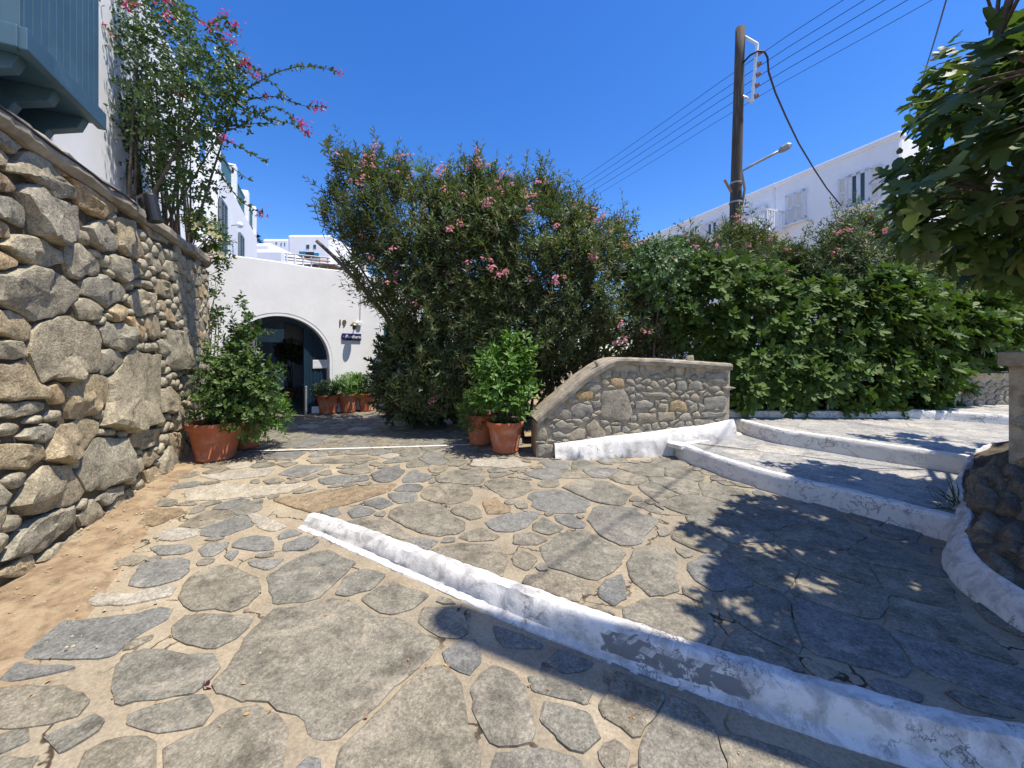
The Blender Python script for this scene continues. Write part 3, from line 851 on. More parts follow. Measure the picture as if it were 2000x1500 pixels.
# loose pebbles along the wall foot and in the joints
m = MB()
for i in range(420):
    y = random.uniform(1.9, 6.0); t_ = random.random() ** 1.4; x = wall_x(y) + 0.06 + t_ * (0.75 if random.random() < .8 else 2.0); s_ = random.uniform(.003, .011) * (1.6 if random.random() < .08 else 1)
    z_ = H(x, y) + 0.05 * max(0, 1 - t_ * 1.3) ** 1.5 + .008
    k_ = random.uniform(0, 3)
    vs = [(x + s_ * 1.3 * math.cos(k_), y + s_ * math.sin(k_), z_), (x + s_ * math.cos(k_ + 1.7), y + s_ * 1.2 * math.sin(k_ + 1.7), z_), (x + s_ * math.cos(k_ + 3.2), y + s_ * math.sin(k_ + 3.2), z_), (x + s_ * math.cos(k_ + 4.8), y + s_ * math.sin(k_ + 4.8), z_), (x, y, z_ + s_ * .9)]
    m.add(vs, [(0, 1, 4), (1, 2, 4), (2, 3, 4), (3, 0, 4)])
tag(m.build('gravel', MT['wallstone'], smooth=True, fix=False), 'loose grit and pebbles at the foot of the boulder wall', kind='stuff')
# ---------------------------------------------------------------- stone walls
def stone(poly, fr, depth, mat, parent, name='stone', seg=0.055, back=0.08, flat=0.5):
    q = round_poly(poly, seg, 0.10, 0.022, random.random() * 60)
    n = len(q)
    if n < 4: return
    cx = sum(p[0] for p in q) / n; cy = sum(p[1] for p in q) / n
    size = math.sqrt(abs(area(q)))
    d = depth * min(1.6, 0.5 + size * 1.6) * random.uniform(0.75, 1.2)
    tx, ty = random.uniform(-.4, .4), random.uniform(-.5, .3)
    sd = random.random() * 90
    # a ridge line makes the face break into two planes
    ra = random.uniform(0, math.pi); rk = random.uniform(0.0, 0.6)
    off_ = random.uniform(-.2, .2) * size
    vs = []
    lay = ((1.0, -back), (1.0, d * 0.35), (0.95, d * 0.78), (0.84, d * 0.97), (0.56, d * 1.0), (0.26, d * 1.0))
    for k, (s, dz) in enumerate(lay):
        for x, y in q:
            X, Y = cx + (x - cx) * s, cy + (y - cy) * s
            z = dz
            if k > 0:
                lx, ly = X - cx, Y - cy
                z += (tx * lx + ty * ly) * flat * min(1, k / 2)
                z -= rk * abs(lx * math.cos(ra) + ly * math.sin(ra) + off_) * flat * min(1, k / 2)
                z += 0.35 * d * nz(X, Y, sd, 5) * min(1, k / 2) + 0.22 * d * nz(X, Y, sd, 15)
                if flat > .3: z -= 0.65 * d * (noise.voronoi(Vector((X * 4.5, Y * 4.5, sd)))[0][0] - .35) * min(1, k / 2)
                z = max(z, 0.3 * d + 0.003 * k)
            vs.append(fr(X, Y, z))
    vs.append(fr(cx, cy, d * 1.04 + 0.3 * d * nz(cx, cy, sd, 5)))
    L = len(lay)
    fs = [(l * n + i, l * n + (i + 1) % n, (l + 1) * n + (i + 1) % n, (l + 1) * n + i) for l in range(L - 1) for i in range(n)]
    fs += [((L - 1) * n + i, (L - 1) * n + (i + 1) % n, L * n) for i in range(n)]
    m = MB(); m.add(vs, fs)
    o = m.build(name, mat, parent, smooth=True, fix=True)
    o.data.set_sharp_from_angle(angle=math.radians(24))
    return o

# tall dry stone wall on the left: straight run, then a curve to the left
WZ = 3.02
Y1 = 6.25
kx = math.sqrt(1 + WS * WS)
wd = Vector((WS, 1, 0)).normalized()
wn_ = Vector((wd.y, -wd.x, 0))
SE = Y1 * kx
Cc = Vector((wall_x(Y1), Y1, 0)) - wn_ * 0.85
def wall_fr(s, z, d):
    b = 0.03 * (1.5 - z)
    if s <= SE:
        p = Vector((0, 0, 0)) + Vector((WA, 0, 0)) + wd * s
        n = wn_
    else:
        a = (s - SE) / 0.85
        n = wn_ * math.cos(a) + wd * math.sin(a)
        p = Cc + n * 0.85
    p = p + n * (d + b)
    return Vector((p.x, p.y, z))
def wall_uv(u, v):
    Y = WA / ((u - 1000) / F - WS)
    return (Y * kx, EYE + (HZ - v) / F * Y)

wall = thing('stone_wall', 'tall retaining wall of rough dry-laid boulders left of the arch', 'wall', (wall_x(3.5), 3.5, 0))
m = MB(); ss = [1.0 + i * 0.12 for i in range(int((SE + 1.9 - 1.0) / 0.12) + 1)]
zs = [-0.3 + i * 0.2 for i in range(17)] + [WZ]
vs = [wall_fr(s, z, -0.012 + 0.02 * nz(s, z, 0, 5)) for s in ss for z in zs]
K = len(zs)
m.add(vs, [(i * K + k, i * K + k + 1, (i + 1) * K + k + 1, (i + 1) * K + k) for i in range(len(ss) - 1) for k in range(K - 1)])
vb = [wall_fr(s, z, -0.45) for s in ss for z in (-0.3, WZ)]
m.add(vb, [(i * 2, (i + 1) * 2, (i + 1) * 2 + 1, i * 2 + 1) for i in range(len(ss) - 1)])
m.add([wall_fr(ss[0], z, d) for z in (-.3, WZ) for d in (-.45, -.03)], [(0, 1, 3, 2)])
m.build('wall_core', MT['core'], wall, smooth=True)

w = lambda L, s, ox, oy: [[(x / s + ox, y / s + oy) for x, y in q] for q in L]
WT = w([
 [(-20,95),(60,85),(110,160),(115,185),(70,205),(-20,175)], [(70,110),(150,105),(180,150),(170,180),(122,165)], [(-30,190),(30,195),(60,235),(30,260),(-30,265)],
 [(-30,280),(0,290),(80,345),(85,368),(40,375),(-30,350)], [(45,262),(110,250),(150,215),(220,260),(330,380),(325,405),(240,395),(130,310),(50,290)],
 [(190,165),(262,172),(350,250),(335,298),(262,300)], [(90,375),(180,342),(250,402),(335,440),(330,555),(230,585),(150,540),(140,450)],
 [(308,312),(370,307),(440,348),(500,410),(495,450),(440,475),(352,438),(337,382)], [(350,266),(390,265),(440,310),(437,340),(365,295)],
 [(-20,388),(70,402),(105,450),(95,510),(30,490),(-20,470)], [(-30,470),(40,512),(35,560),(-30,570)], [(10,600),(60,562),(150,572),(240,620),(255,670),(200,680),(90,650)],
 [(-30,618),(70,662),(60,690),(-30,697)], [(-30,722),(60,698),(200,708),(330,780),(325,810),(260,870),(170,890),(60,870),(-30,832)],
 [(280,612),(340,607),(420,670),(415,720),(300,725),(272,650)], [(378,530),(430,502),(495,560),(498,608),(430,618),(392,590)], [(506,490),(580,500),(585,640),(530,650),(508,600)],
 [(610,500),(660,495),(715,560),(710,592),(640,560)], [(352,742),(430,727),(518,780),(500,830),(440,845),(352,800)], [(312,842),(350,817),(420,860),(410,900),(330,902)],
 [(457,872),(490,848),(528,862),(525,895),(480,915)], [(532,832),(580,785),(650,802),(640,870),(572,885)], [(-30,868),(50,882),(120,942),(125,985),(50,990),(-30,960)],
 [(112,1052),(132,962),(250,907),(370,932),(412,992),(408,1108),(330,1130),(160,1165)], [(420,952),(452,924),(550,932),(558,1008),(500,1038),(432,1008)], [(524,902),(560,907),(590,950),(572,980),(532,940)],
 [(-30,1000),(80,1002),(90,1060),(40,1080),(-30,1072)], [(-30,1098),(90,1092),(140,1180),(190,1212),(170,1238),(-30,1248)], [(182,1192),(220,1177),(252,1200),(250,1258),(202,1250)],
 [(262,1202),(330,1152),(428,1152),(428,1230),(370,1298),(270,1320),(254,1270)], [(442,1152),(540,1052),(660,1062),(655,1200),(640,1330),(520,1370),(404,1350),(442,1250)],
 [(408,1042),(490,1034),(512,1085),(470,1126),(412,1138)], [(652,1002),(700,988),(725,1030),(682,1058)], [(602,902),(660,904),(668,978),(612,980)], [(480,652),(550,645),(588,720),(520,745),(472,700)],
 [(662,742),(720,762),(730,820),(662,802)], [(692,952),(760,962),(778,1100),(722,1120),(692,1090)], [(752,1152),(800,1142),(810,1200),(762,1230)], [(660,1205),(700,1194),(740,1232),(720,1288),(662,1298)], [(-30,1262),(170,1250),(160,1285),(-30,1312)],
], 2.142, 0, 200) + w([
 [(82,450),(150,404),(268,388),(272,440),(200,468)], [(-40,484),(200,484),(220,540),(100,600),(-40,615)], [(224,578),(284,404),(440,348),(512,362),(500,430),(350,568)],
 [(386,650),(482,454),(640,454),(668,560),(650,688),(432,733)], [(42,830),(122,682),(210,614),(330,624),(422,740),(380,800),(200,866),(100,873)], [(-40,1140),(30,1002),(200,876),(358,834),(350,918),(250,1006),(150,1076)],
 [(544,900),(602,784),(680,738),(758,790),(720,858),(620,913)], [(394,880),(470,804),(538,860),(480,908),(412,938)], [(852,650),(862,562),(930,484),(978,580),(930,658)], [(667,470),(740,404),(858,394),(850,478),(740,498)],
 [(332,1100),(354,1004),(500,944),(518,980),(460,1078)], [(134,1150),(250,1054),(328,1034),(328,1068),(230,1148)], [(-40,1186),(108,1114),(128,1198),(60,1213),(-40,1222)], [(742,590),(782,524),(838,550),(800,588)],
 [(502,800),(562,744),(638,714),(638,758),(560,798)], [(772,640),(850,624),(878,690),(800,738)], [(922,422),(980,424),(1028,500),(1018,588),(972,588),(922,470)], [(942,330),(990,274),(1038,292),(1028,370),(962,398)], [(684,562),(728,562),(738,618),(692,638)],
], 2.857, 0, 700)
OCH = {5, 7, 8, 10, 12, 3, 25, 28}
wt = [[wall_uv(u, v) for u, v in q] for q in WT]
def grow(q, k):
    cx = sum(p[0] for p in q) / len(q); cy = sum(p[1] for p in q) / len(q)
    return [(cx + (x - cx) * k, cy + (y - cy) * k) for x, y in q]
wt = [[(s, max(0.0, min(WZ - 0.02, z))) for s, z in q] for q in close_up(wt, 0.012, 0.05)]
for i, q in enumerate(wt):
    if abs(area(q)) < 0.004: continue
    stone(q, wall_fr, 0.052, MT['ochre'] if i in OCH else MT['wallstone'], wall)
domw = [(1.6, 0.0), (SE + 1.5, 0.2), (SE + 1.5, WZ), (1.6, WZ)]
cells = fill_cells(domw, wt, 0.165, 0.002, None, 1.35, 9000, 0.05)
cells.sort(key=lambda c: -abs(area(c)))
for c in cells[:300 - len(wt)]:
    stone(c, wall_fr, 0.04, MT['ochre'] if random.random() < 0.07 else MT['wallstone'], wall, seg=0.06)
mj = MB()
for c in cells[300 - len(wt):]:
    q = round_poly(c, 0.06, 0.2); n = len(q)
    cx = sum(p[0] for p in q) / n; cy = sum(p[1] for p in q) / n
    vs = [wall_fr(x, y, -0.04) for x, y in q] + [wall_fr(cx + (x - cx) * .8, cy + (y - cy) * .8, 0.03) for x, y in q] + [wall_fr(cx, cy, 0.04)]
    mj.add(vs, [(i, (i + 1) % n, n + (i + 1) % n, n + i) for i in range(n)] + [(n + i, n + (i + 1) % n, 2 * n) for i in range(n)])
if mj.v:
    tag(mj.build('filler_stones', MT['wallstone'], wall, smooth=True), kind='stuff')
# cement coping
m = MB(); ss2 = [1.2 + i * 0.06 for i in range(int((SE + 1.3 - 1.2) / 0.06) + 1)]; vs = []
pr = [(-0.44, 0.0), (-0.02, -0.02), (0.05, -0.015), (0.085, 0.03), (0.08, 0.1), (0.04, 0.14), (-0.15, 0.17), (-0.44, 0.18)]
for s in ss2:
    for k, (d, h) in enumerate(pr):
        e = 0.022 * nz(s, k * .7, 0, 3) + 0.01 * nz(s, k * 1.7, 4, 11)
        vs.append(wall_fr(s, WZ + h + e, d + e))
K = len(pr)
m.add(vs, [(i * K + k, i * K + (k + 1) % K, (i + 1) * K + (k + 1) % K, (i + 1) * K + k) for i in range(len(ss2) - 1) for k in range(K)])
m.add([vs[k] for k in range(K)], [tuple(range(K))])
m.build('coping', MT['coping'], wall, smooth=False)

# ---- low wall with sloped end in the middle
LA, LB = Vector((0.36, 5.28, 0)), Vector((3.17, 5.62, 0))
lwd = (LB - LA).normalized(); lwl = (LB - LA).length
lfr = lambda a, b, d: LA + lwd * a + Vector((0, 0, b)) + Vector((lwd.y, -lwd.x, 0)) * d
low = thing('low_wall', 'low mortared rubble wall with a sloping cement cap beside two pots', 'wall', (1.7, 5.5, 0.1))
def lo_px(u, v):
    k = (u - 1000) / F
    a = (k * LA.y - LA.x) / (lwd.x - k * lwd.y)
    Y = LA.y + lwd.y * a
    return (a, EYE + (HZ - v) / F * Y)
top = [lo_px(u, v) for u, v in [(1044, 818), (1090, 778), (1140, 735), (1186, 706), (1200, 700), (1300, 703), (1427, 712)]]
z0 = -0.05
core = [(0, z0), (lwl, z0)] + [(a, b - 0.01) for a, b in top[::-1]]
core[-1] = (0.0, top[0][1] - 0.02)
m = MB(); m.prism(core, -0.42, lambda a, b, d: lfr(a, b, d - 0.012))
m.build('mortar_core', MT['pointing'], low)
LT_ = w([
 [(565,860),(600,800),(650,810),(720,860),(715,890),(640,898)], [(745,740),(780,705),(865,715),(850,765),(780,775)], [(710,830),(760,795),(850,800),(855,860),(790,885),(735,880)],
 [(915,800),(920,715),(1000,700),(1070,710),(1100,790),(1120,860),(1090,900),(1000,905),(915,890)], [(1360,785),(1400,770),(1465,790),(1465,845),(1365,840)], [(970,640),(1000,620),(1060,635),(1060,690),(1000,690)],
 [(815,940),(870,890),(950,990),(930,1030),(830,1010)], [(605,920),(650,900),(740,930),(720,960),(630,965)], [(670,1010),(760,955),(810,960),(800,1020),(700,1035)], [(500,920),(520,900),(575,1020),(560,1035),(505,1030)],
 [(590,990),(640,975),(690,990),(640,1020),(600,1020)], [(805,670),(880,650),(920,690),(890,725),(840,720)], [(1480,670),(1520,640),(1570,660),(1570,710),(1480,705)], [(1580,760),(1690,740),(1730,760),(1720,830),(1590,835)],
 [(1520,900),(1610,890),(1680,930),(1680,965),(1520,960)], [(1130,780),(1200,770),(1260,790),(1240,830),(1140,830)], [(1590,590),(1700,590),(1750,620),(1740,670),(1600,660)], [(1400,650),(1465,645),(1470,710),(1405,710)],
 [(850,780),(905,765),(910,820),(870,835)], [(1150,860),(1270,860),(1270,905),(1150,910)], [(1280,850),(1390,850),(1390,900),(1285,905)], [(500,1060),(600,1050),(610,1110),(500,1140)],
 [(1180,720),(1330,725),(1370,750),(1200,755)], [(1560,850),(1740,850),(1700,885),(1580,885)],
], 3.3333, 900, 550)
lt = [[lo_px(u, v) for u, v in q] for q in LT_]
for i, q in enumerate(lt):
    stone(q, lfr, 0.016, MT['ochre'] if i in (1, 4, 5) else MT['rubble'], low, seg=0.06, back=0.03, flat=0.25)
dml = [(0.03, 0.08), (lwl - 0.02, 0.45)] + [(a, b - 0.12) for a, b in top[::-1][:-2]] + [(0.16, top[0][1] - 0.02), (0.03, top[0][1] - 0.12)]
for c in fill_cells(dml, lt, 0.12, 0.008, None, 1.5, 4000, 0.04)[:150]:
    stone(c, lfr, 0.012, MT['rubble'], low, seg=0.05, back=0.03, flat=0.2)
# cap: swept along the top line
m = MB(); tp = resample([(a, b) for a, b in top], 0.05); vs = []
for i, p in enumerate(tp):
    d = (tp[min(i + 1, len(tp) - 1)] - tp[max(i - 1, 0)]).normalized(); nn = Vector((-d.y, d.x))
    for k, (dd, hh) in enumerate([(0.045, -0.085), (0.055, -0.03), (0.045, 0.0), (0.0, 0.018), (-0.44, 0.018), (-0.47, -0.03), (-0.46, -0.085)]):
        e = 0.008 * nz(i * .2, k, 0, 2)
        q = p + nn * (hh + e)
        vs.append(lfr(q.x, q.y, dd + e))
m.add(vs, [(i * 7 + k, i * 7 + (k + 1) % 7, (i + 1) * 7 + (k + 1) % 7, (i + 1) * 7 + k) for i in range(len(tp) - 1) for k in range(7)])
m.add(vs[:7], [tuple(range(7))]); m.add(vs[-7:], [tuple(range(7))])
m.build('cap', MT['coping'], low)
m = MB()   # rendered end face
m.prism([(0.012, z0), (-0.475, z0), (-0.465, top[0][1] - 0.06), (0.012, top[0][1] - 0.06)], 0.02, lambda a, b, d: lfr(-0.0015 - d, b, a - 0.012 if a > 0 else a + 0.02))
m.build('end_render', MT['coping'], low)
# lumpy whitewashed footing
m = MB(); vs = []
FT = resample([lo_px(u, v) for u, v in [(1082, 866), (1110, 862), (1180, 852), (1250, 845), (1300, 838), (1345, 832), (1400, 824), (1432, 818)]], 0.025)
for i, p in enumerate(FT):
    f = i / (len(FT) - 1)
    zb = -0.02 if f < 0.62 else 0.15
    out = 0.15 * (1 - sm(0.0, 0.02, -f)) * (0.5 + 0.5 * sm(0, 0.1, f)) * (1 - 0.4 * sm(0.6, 1, f))
    for k, (o, t) in enumerate([(0.02, 1.0), (0.5, 0.96), (0.85, 0.75), (1.0, 0.5), (1.02, 0.25), (0.95, 0.06), (0.7, -0.1)]):
        e = (0.085 * nz(p.x, k * .35, 1, 4.2) + 0.03 * nz(p.x, k * .8, 5, 12)) * (1.2 - .8 * f)
        vs.append(lfr(p.x, zb + (p.y - zb) * t + e * 0.4 * (k > 0), out * o + (e if k else 0)))
m.add(vs, [(i * 7 + k, i * 7 + k + 1, (i + 1) * 7 + k + 1, (i + 1) * 7 + k) for i in range(len(FT) - 1) for k in range(6)])
m.add(vs[:7], [tuple(range(7))]); m.add(vs[-7:], [tuple(range(7))])
m.build('whitewashed_footing', MT['lime_clean'], low, smooth=True)
# white wash spread on the step beside the footing
a0, b0 = BP(1300, 868, .19), BP(1440, 842, .19)
m = MB(); zf = lambda y: G(y) + 0.19 + 0.012
A_ = [BP(u, v, .195) for u, v in [(1304, 866), (1330, 872), (1380, 862), (1450, 850), (1440, 836), (1400, 832), (1340, 842), (1300, 852)]]
m.add([(x, y, zf(y)) for x, y in A_] + [(x, y, zf(y) - .05) for x, y in A_], [tuple(range(8))] + [(i, (i + 1) % 8, (i + 1) % 8 + 8, i + 8) for i in range(8)])
tag(m.build('whitewash_apron', MT['lime_clean']), 'bright whitewash over the step end beside the low wall', kind='structure')

# ---- pier on the right with rubble bank, far low wall
pier = thing('stone_pier', 'square stone pier with a flat cap standing on the rubble bank', 'pier', (4.7, 3.3, .3))
pz = 1.56
PA = Vector((4.25, 3.29, 0)); pex = Vector((0.6, -0.8, 0)).normalized()
pfr = lambda a, b, d: PA + pex * a + Vector((0, 0, b)) + Vector((pex.y, -pex.x, 0)) * d
pfr2 = lambda a, b, d: PA + pex * 0.7 + Vector((-pex.y, pex.x, 0)) * a + Vector((0, 0, b)) + pex * d
m = MB(); m.prism([(0, 0.1), (0.7, 0.1), (0.7, pz - .12), (0, pz - .12)], -0.6, lambda a, b, d: pfr(a, b, d - .01)); m.build('mortar_core', MT['pointing'], pier)
for fr_, L in ((pfr, 0.7), (pfr2, 0.6)):
    for c in fill_cells([(0.0, .15), (L, .15), (L, pz - .15), (0, pz - .15)], [], 0.15, 0.008, None, 1.3, 1200):
        c = [(min(max(a, 0.005), L - 0.005), min(max(b, .12), pz - .13)) for a, b in c]
        if abs(area(c)) > 0.003: stone(c, fr_, 0.022, MT['ochre'] if random.random() < .25 else MT['wallstone'], pier, seg=0.06, back=0.03, flat=0.2)
m = MB(); m.prism([(-0.06, pz - .12), (0.76, pz - .12), (0.76, pz), (-0.06, pz)], -0.72, lambda a, b, d: pfr(a, b, d + .06)); m.build('cap', MT['coping'], pier, bevel=0.015)

bank = thing('rubble_bank', 'dark bank of loose stones and earth behind the whitewashed edging', 'bank', (3.6, 2.6, 0.1))
m = MB(); vs = []; nb = 40
rp = resample([(p[0] + 0.075, p[1] - 0.04) for p in RE], 0.05)
for i, p in enumerate(rp):
    f = i / (len(rp) - 1)
    h = 0.15 + 0.19 * sm(0.25, 0.75, f) + 0.2 * sm(.7, 1, f)
    d = (rp[min(i + 1, len(rp) - 1)] - rp[max(i - 1, 0)]).normalized(); nn = Vector((d.y, -d.x))
    for k in range(9):
        q = p + nn * (k * 0.17)
        zz = G(p.y) + h + 0.22 * sm(0, 3.2, k) + 0.05 * nz(q.x, q.y, 0, 4) - (0.5 if k == 8 else 0)
        vs.append((q.x, q.y, zz))
m.add(vs, [(i * 9 + k, i * 9 + k + 1, (i + 1) * 9 + k + 1, (i + 1) * 9 + k) for i in range(len(rp) - 1) for k in range(8)])
m.build('earth', MT['core'], bank, smooth=True)
for i in range(90):
    f = random.uniform(0.05, 0.8); p = rp[int(f * (len(rp) - 1))]
    d = K1D; k = random.uniform(0.2, 3.6)
    i0 = int(f * (len(rp) - 1)); dd = (rp[min(i0 + 1, len(rp) - 1)] - rp[max(i0 - 1, 0)]).normalized(); nn = Vector((dd.y, -dd.x))
    q = p + nn * (k * 0.17)
    h = 0.15 + 0.24 * sm(0.25, 0.75, f) + 0.2 * sm(.7, 1, f)
    z = G(p.y) + h + 0.22 * sm(0, 3.2, k) - .03
    s = random.uniform(0.07, 0.16)
    pl = [(s * math.cos(t) * random.uniform(.8, 1.2) * 1.3, s * math.sin(t) * random.uniform(.7, 1.1) * .8) for t in np.linspace(0, 2 * math.pi, 8)[:-1]]
    ex = Vector((dd.x, dd.y, 0)); ez = (Vector((-nn.x, -nn.y, 0)) * 0.5 + Vector((0, 0, 1)) * .75).normalized(); en = (Vector((-nn.x, -nn.y, 0)) * .8 + Vector((0, 0, .6))).normalized(); ez = en.cross(ex).normalized()
    o_ = Vector((q.x, q.y, z))
    stone(pl, lambda a, b, d, o_=o_, ex=ex, ez=ez, en=en: o_ + ex * a + ez * b + en * d, 0.07, MT['bankstone'], bank, seg=0.07, back=0.1)

far = thing('far_wall', 'short sunlit stone wall with pale cap beyond the steps', 'wall', (8.6, 6.6, .5))
FA = Vector((7.68, 6.66, 0)); fex = Vector((1, -0.05, 0)).normalized()
ffr = lambda a, b, d: FA + fex * a + Vector((0, 0, b)) + Vector((fex.y, -fex.x, 0)) * d
m = MB(); m.prism([(0, .4), (3, .4), (3, 1.14), (0, 1.14)], -0.4, lambda a, b, d: ffr(a, b, d - .01)); m.build('mortar_core', MT['pointing'], far)
for c in fill_cells([(0.02, .58), (1.6, .58), (1.6, 1.12), (0.02, 1.12)], [], 0.13, 0.008, None, 1.4, 1500):
    stone(c, ffr, 0.018, MT['rubble'], far, seg=0.06, back=0.03, flat=0.2)
m = MB(); m.prism([(-0.04, 1.14), (3.04, 1.14), (3.04, 1.215), (-0.04, 1.215)], -0.48, lambda a, b, d: ffr(a, b, d + .04)); m.build('cap', MT['pointing'], far, bevel=0.012)
# ---------------------------------------------------------------- archway wall
AW = Vector((-4.03, 8.6, 0)); aex = Vector((0.723, 0.69, 0)).normalized()
afr = lambda a, b, d: AW + aex * a + Vector((0, 0, b)) + Vector((aex.y, -aex.x, 0)) * d     # d > 0 towards the yard
ag = G(8.0)
def a_px(u, v, d=0.0):
    k = (u - 1000) / F; n = Vector((aex.y, -aex.x, 0)) * d
    o = AW + n
    a = (k * o.y - o.x) / (aex.x - k * aex.y)
    return (a, EYE + (HZ - v) / F * (o.y + aex.y * a))
arch = thing('archway_wall', 'white plastered wall with a wide round-headed gateway', 'wall', (-5, 8, ag))
RC, RR = -1.0, 1.0
SPZ = ag + 1.17
def arc(r, n=26, rc=RC):
    return [(rc - r * math.cos(math.pi * i / n), SPZ + r * math.sin(math.pi * i / n)) for i in range(n + 1)]
outl = [(-4.4, 0), (RC - RR, 0)] + arc(RR) + [(RC + RR, 0), (3.2, 0), (3.2, 3.40)]
outl += [(a, 3.43 + 0.025 * nz(a, 0, 0, 1.2)) for a in np.linspace(2.6, -3.8, 20)] + [(-4.4, 3.44)]
m = MB(); m.prism(outl, -0.42, afr); m.build('plaster_wall', MT['plaster'], arch, bevel=0.02)
# raised arch band and passage
m = MB(); ro = [(RC - RR - .002, 0.1)] + arc(RR + .002) + [(RC + RR + .002, 0.1)]; ri = [(RC - RR + .045, 0.1)] + arc(RR - .045) + [(RC + RR - .045, 0.1)]
n = len(ro); vs = [afr(a, b, .004) for a, b in ro] + [afr(a, b, .004) for a, b in ri] + [afr(a, b, -.3) for a, b in ri]
m.add(vs, [(i, i + 1, n + i + 1, n + i) for i in range(n - 1)] + [(n + i, n + i + 1, 2 * n + i + 1, 2 * n + i) for i in range(n - 1)])
m.build('arch_band', MT['plaster'], arch)
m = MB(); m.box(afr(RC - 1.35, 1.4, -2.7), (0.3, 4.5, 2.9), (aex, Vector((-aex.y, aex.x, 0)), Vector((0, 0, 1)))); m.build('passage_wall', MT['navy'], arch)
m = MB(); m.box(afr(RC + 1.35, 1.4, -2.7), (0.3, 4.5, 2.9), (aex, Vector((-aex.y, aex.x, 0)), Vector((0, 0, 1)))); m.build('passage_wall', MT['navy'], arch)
m = MB(); m.box(afr(RC, 2.62, -4.6), (5.2, 8.4, 0.18), (aex, Vector((-aex.y, aex.x, 0)), Vector((0, 0, 1)))); m.build('passage_shade_roof', MT['navy'], arch)  # roof stretched back to the inner house, added to keep the interior dark
AX = (aex, Vector((-aex.y, aex.x, 0)), Vector((0, 0, 1)))
m = MB()
m.box(afr(RC, ag + 0.06, -5.6), (4.0, 1.4, .34), AX); m.box(afr(RC, ag + 0.16, -6.6), (4.0, 1.2, .46), AX); m.box(afr(RC, ag + 0.24, -7.9), (5.0, 1.8, .6), AX)
tag(m.build('inner_steps', MT['terrace'], bevel=.01), 'pale stone steps beyond the gateway passage', 'steps')
back = thing('courtyard_house', 'shaded inner house front with blue door beyond the gateway', 'house', afr(RC, 0, -9))
m = MB(); m.box(afr(RC, 1.8, -9.2), (7, .3, 3.4), AX); m.build('house_wall', MT['navy'], back)  # navy in place of white plaster, inner shade painted into the wall
m = MB(); m.box(afr(RC - 0.1, 1.65, -9.02), (1.3, .06, 2.2), AX)
for i in range(9): m.box(afr(RC - 0.1 - .6 + i * .15, 1.65, -8.98), (.13, .03, 2.14), AX)
m.build('door', MT['cyan'], back)

# blue plank gate leaves inside the arch
gate = thing('arched_gate', 'dark blue plank gate set inside the round archway', 'gate', afr(RC, ag, -.2))
gr = RR - .05
def plank(a0, a1, d, par):
    def zt(a): return SPZ + math.sqrt(max(0.0, gr * gr - (a - RC) ** 2)) - .004
    aa = [a0 + (a1 - a0) * i / 3 for i in range(4)]
    q = [(a0, ag + .04), (a1, ag + .04)] + [(a, zt(a)) for a in aa[::-1]]
    mm = MB(); mm.prism(q, .03, lambda a, b, dd: afr(a, b, d + dd)); mm.build('plank', MT['navy'], par, bevel=.004)
for i in range(6): plank(-0.475 + i * .0705, -0.475 + i * .0705 + .066, -.2 - .008 * (i % 2), gate)
for i in range(5): plank(-1.95 + i * .0755, -1.95 + i * .0755 + .071, -.2 - .008 * (i % 2), gate)
m = MB(); m.box(afr(-0.50, ag + 1.0, -.2), (.05, .07, 2.05), AX); m.build('stile', MT['navy'], gate)
m = MB(); m.box(afr(-1.56, ag + 1.0, -.2), (.05, .07, 2.05), AX); m.build('stile', MT['navy'], gate)
m = MB(); o1, o2 = arc(gr - .002), arc(gr - .09); n = len(o1)
m.add([afr(a, b, -.15) for a, b in o1] + [afr(a, b, -.15) for a, b in o2] + [afr(a, b, -.27) for a, b in o2], [(i, i + 1, n + i + 1, n + i) for i in range(n - 1)] + [(n + i, n + i + 1, 2 * n + i + 1, 2 * n + i) for i in range(n - 1)])
m.build('arched_frame', MT['navy'], gate)

def text_mesh(body, size, depth, fr, mat, name, parent=None, shear=0.0, bold=0.0, sx=1.0):
    cu = bpy.data.curves.new(name, 'FONT')
    cu.body = body; cu.size = size; cu.extrude = depth; cu.align_x = 'CENTER'; cu.align_y = 'CENTER'; cu.shear = shear; cu.offset = bold; cu.resolution_u = 3
    t = bpy.data.objects.new(name + '_tmp', cu); COL.objects.link(t)
    dg = bpy.context.evaluated_depsgraph_get()
    me = bpy.data.meshes.new_from_object(t.evaluated_get(dg))
    bpy.data.objects.remove(t)
    for v in me.vertices: v.co = fr(v.co.x * sx, v.co.y, v.co.z)
    me.materials.clear(); me.materials.append(mat); me.name = name
    o = bpy.data.objects.new(name, me)
    return link(o, parent)
c19 = a_px(668, 631)
nb = thing('house_number', 'brass house number 19 on the white arch wall', 'number', afr(c19[0], c19[1], 0))
for ch, dx in (('1', -.045), ('9', .05)):
    text_mesh(ch, 0.19, .008, lambda a, b, d, dx=dx: afr(c19[0] + dx + a, c19[1] + b, .012 + d), MT['brass'], 'digit', nb, bold=.003)
cs = a_px(690, 657.5, .12)
sg = thing('hanging_sign', 'small navy name board with white lettering under the wall lamp', 'sign', afr(cs[0], cs[1], .1))
m = MB(); hw = (a_px(709, 657, .12)[0] - a_px(671, 657, .12)[0]) / 2
m.prism([(cs[0] - hw, cs[1] - .085), (cs[0] + hw, cs[1] - .085), (cs[0] + hw, cs[1] + .075), (cs[0] - hw, cs[1] + .075)], .025, lambda a, b, d: afr(a, b, .01 + d))
m.build('board', MT['sign'], sg, bevel=.008)
text_mesh('· Panthera', 0.105, .002, lambda a, b, d: afr(cs[0] + a, cs[1] + b, .0385 + d), MT['white'], 'lettering', sg, shear=.18, bold=.0015, sx=0.94)
cl = a_px(690, 635, .1)
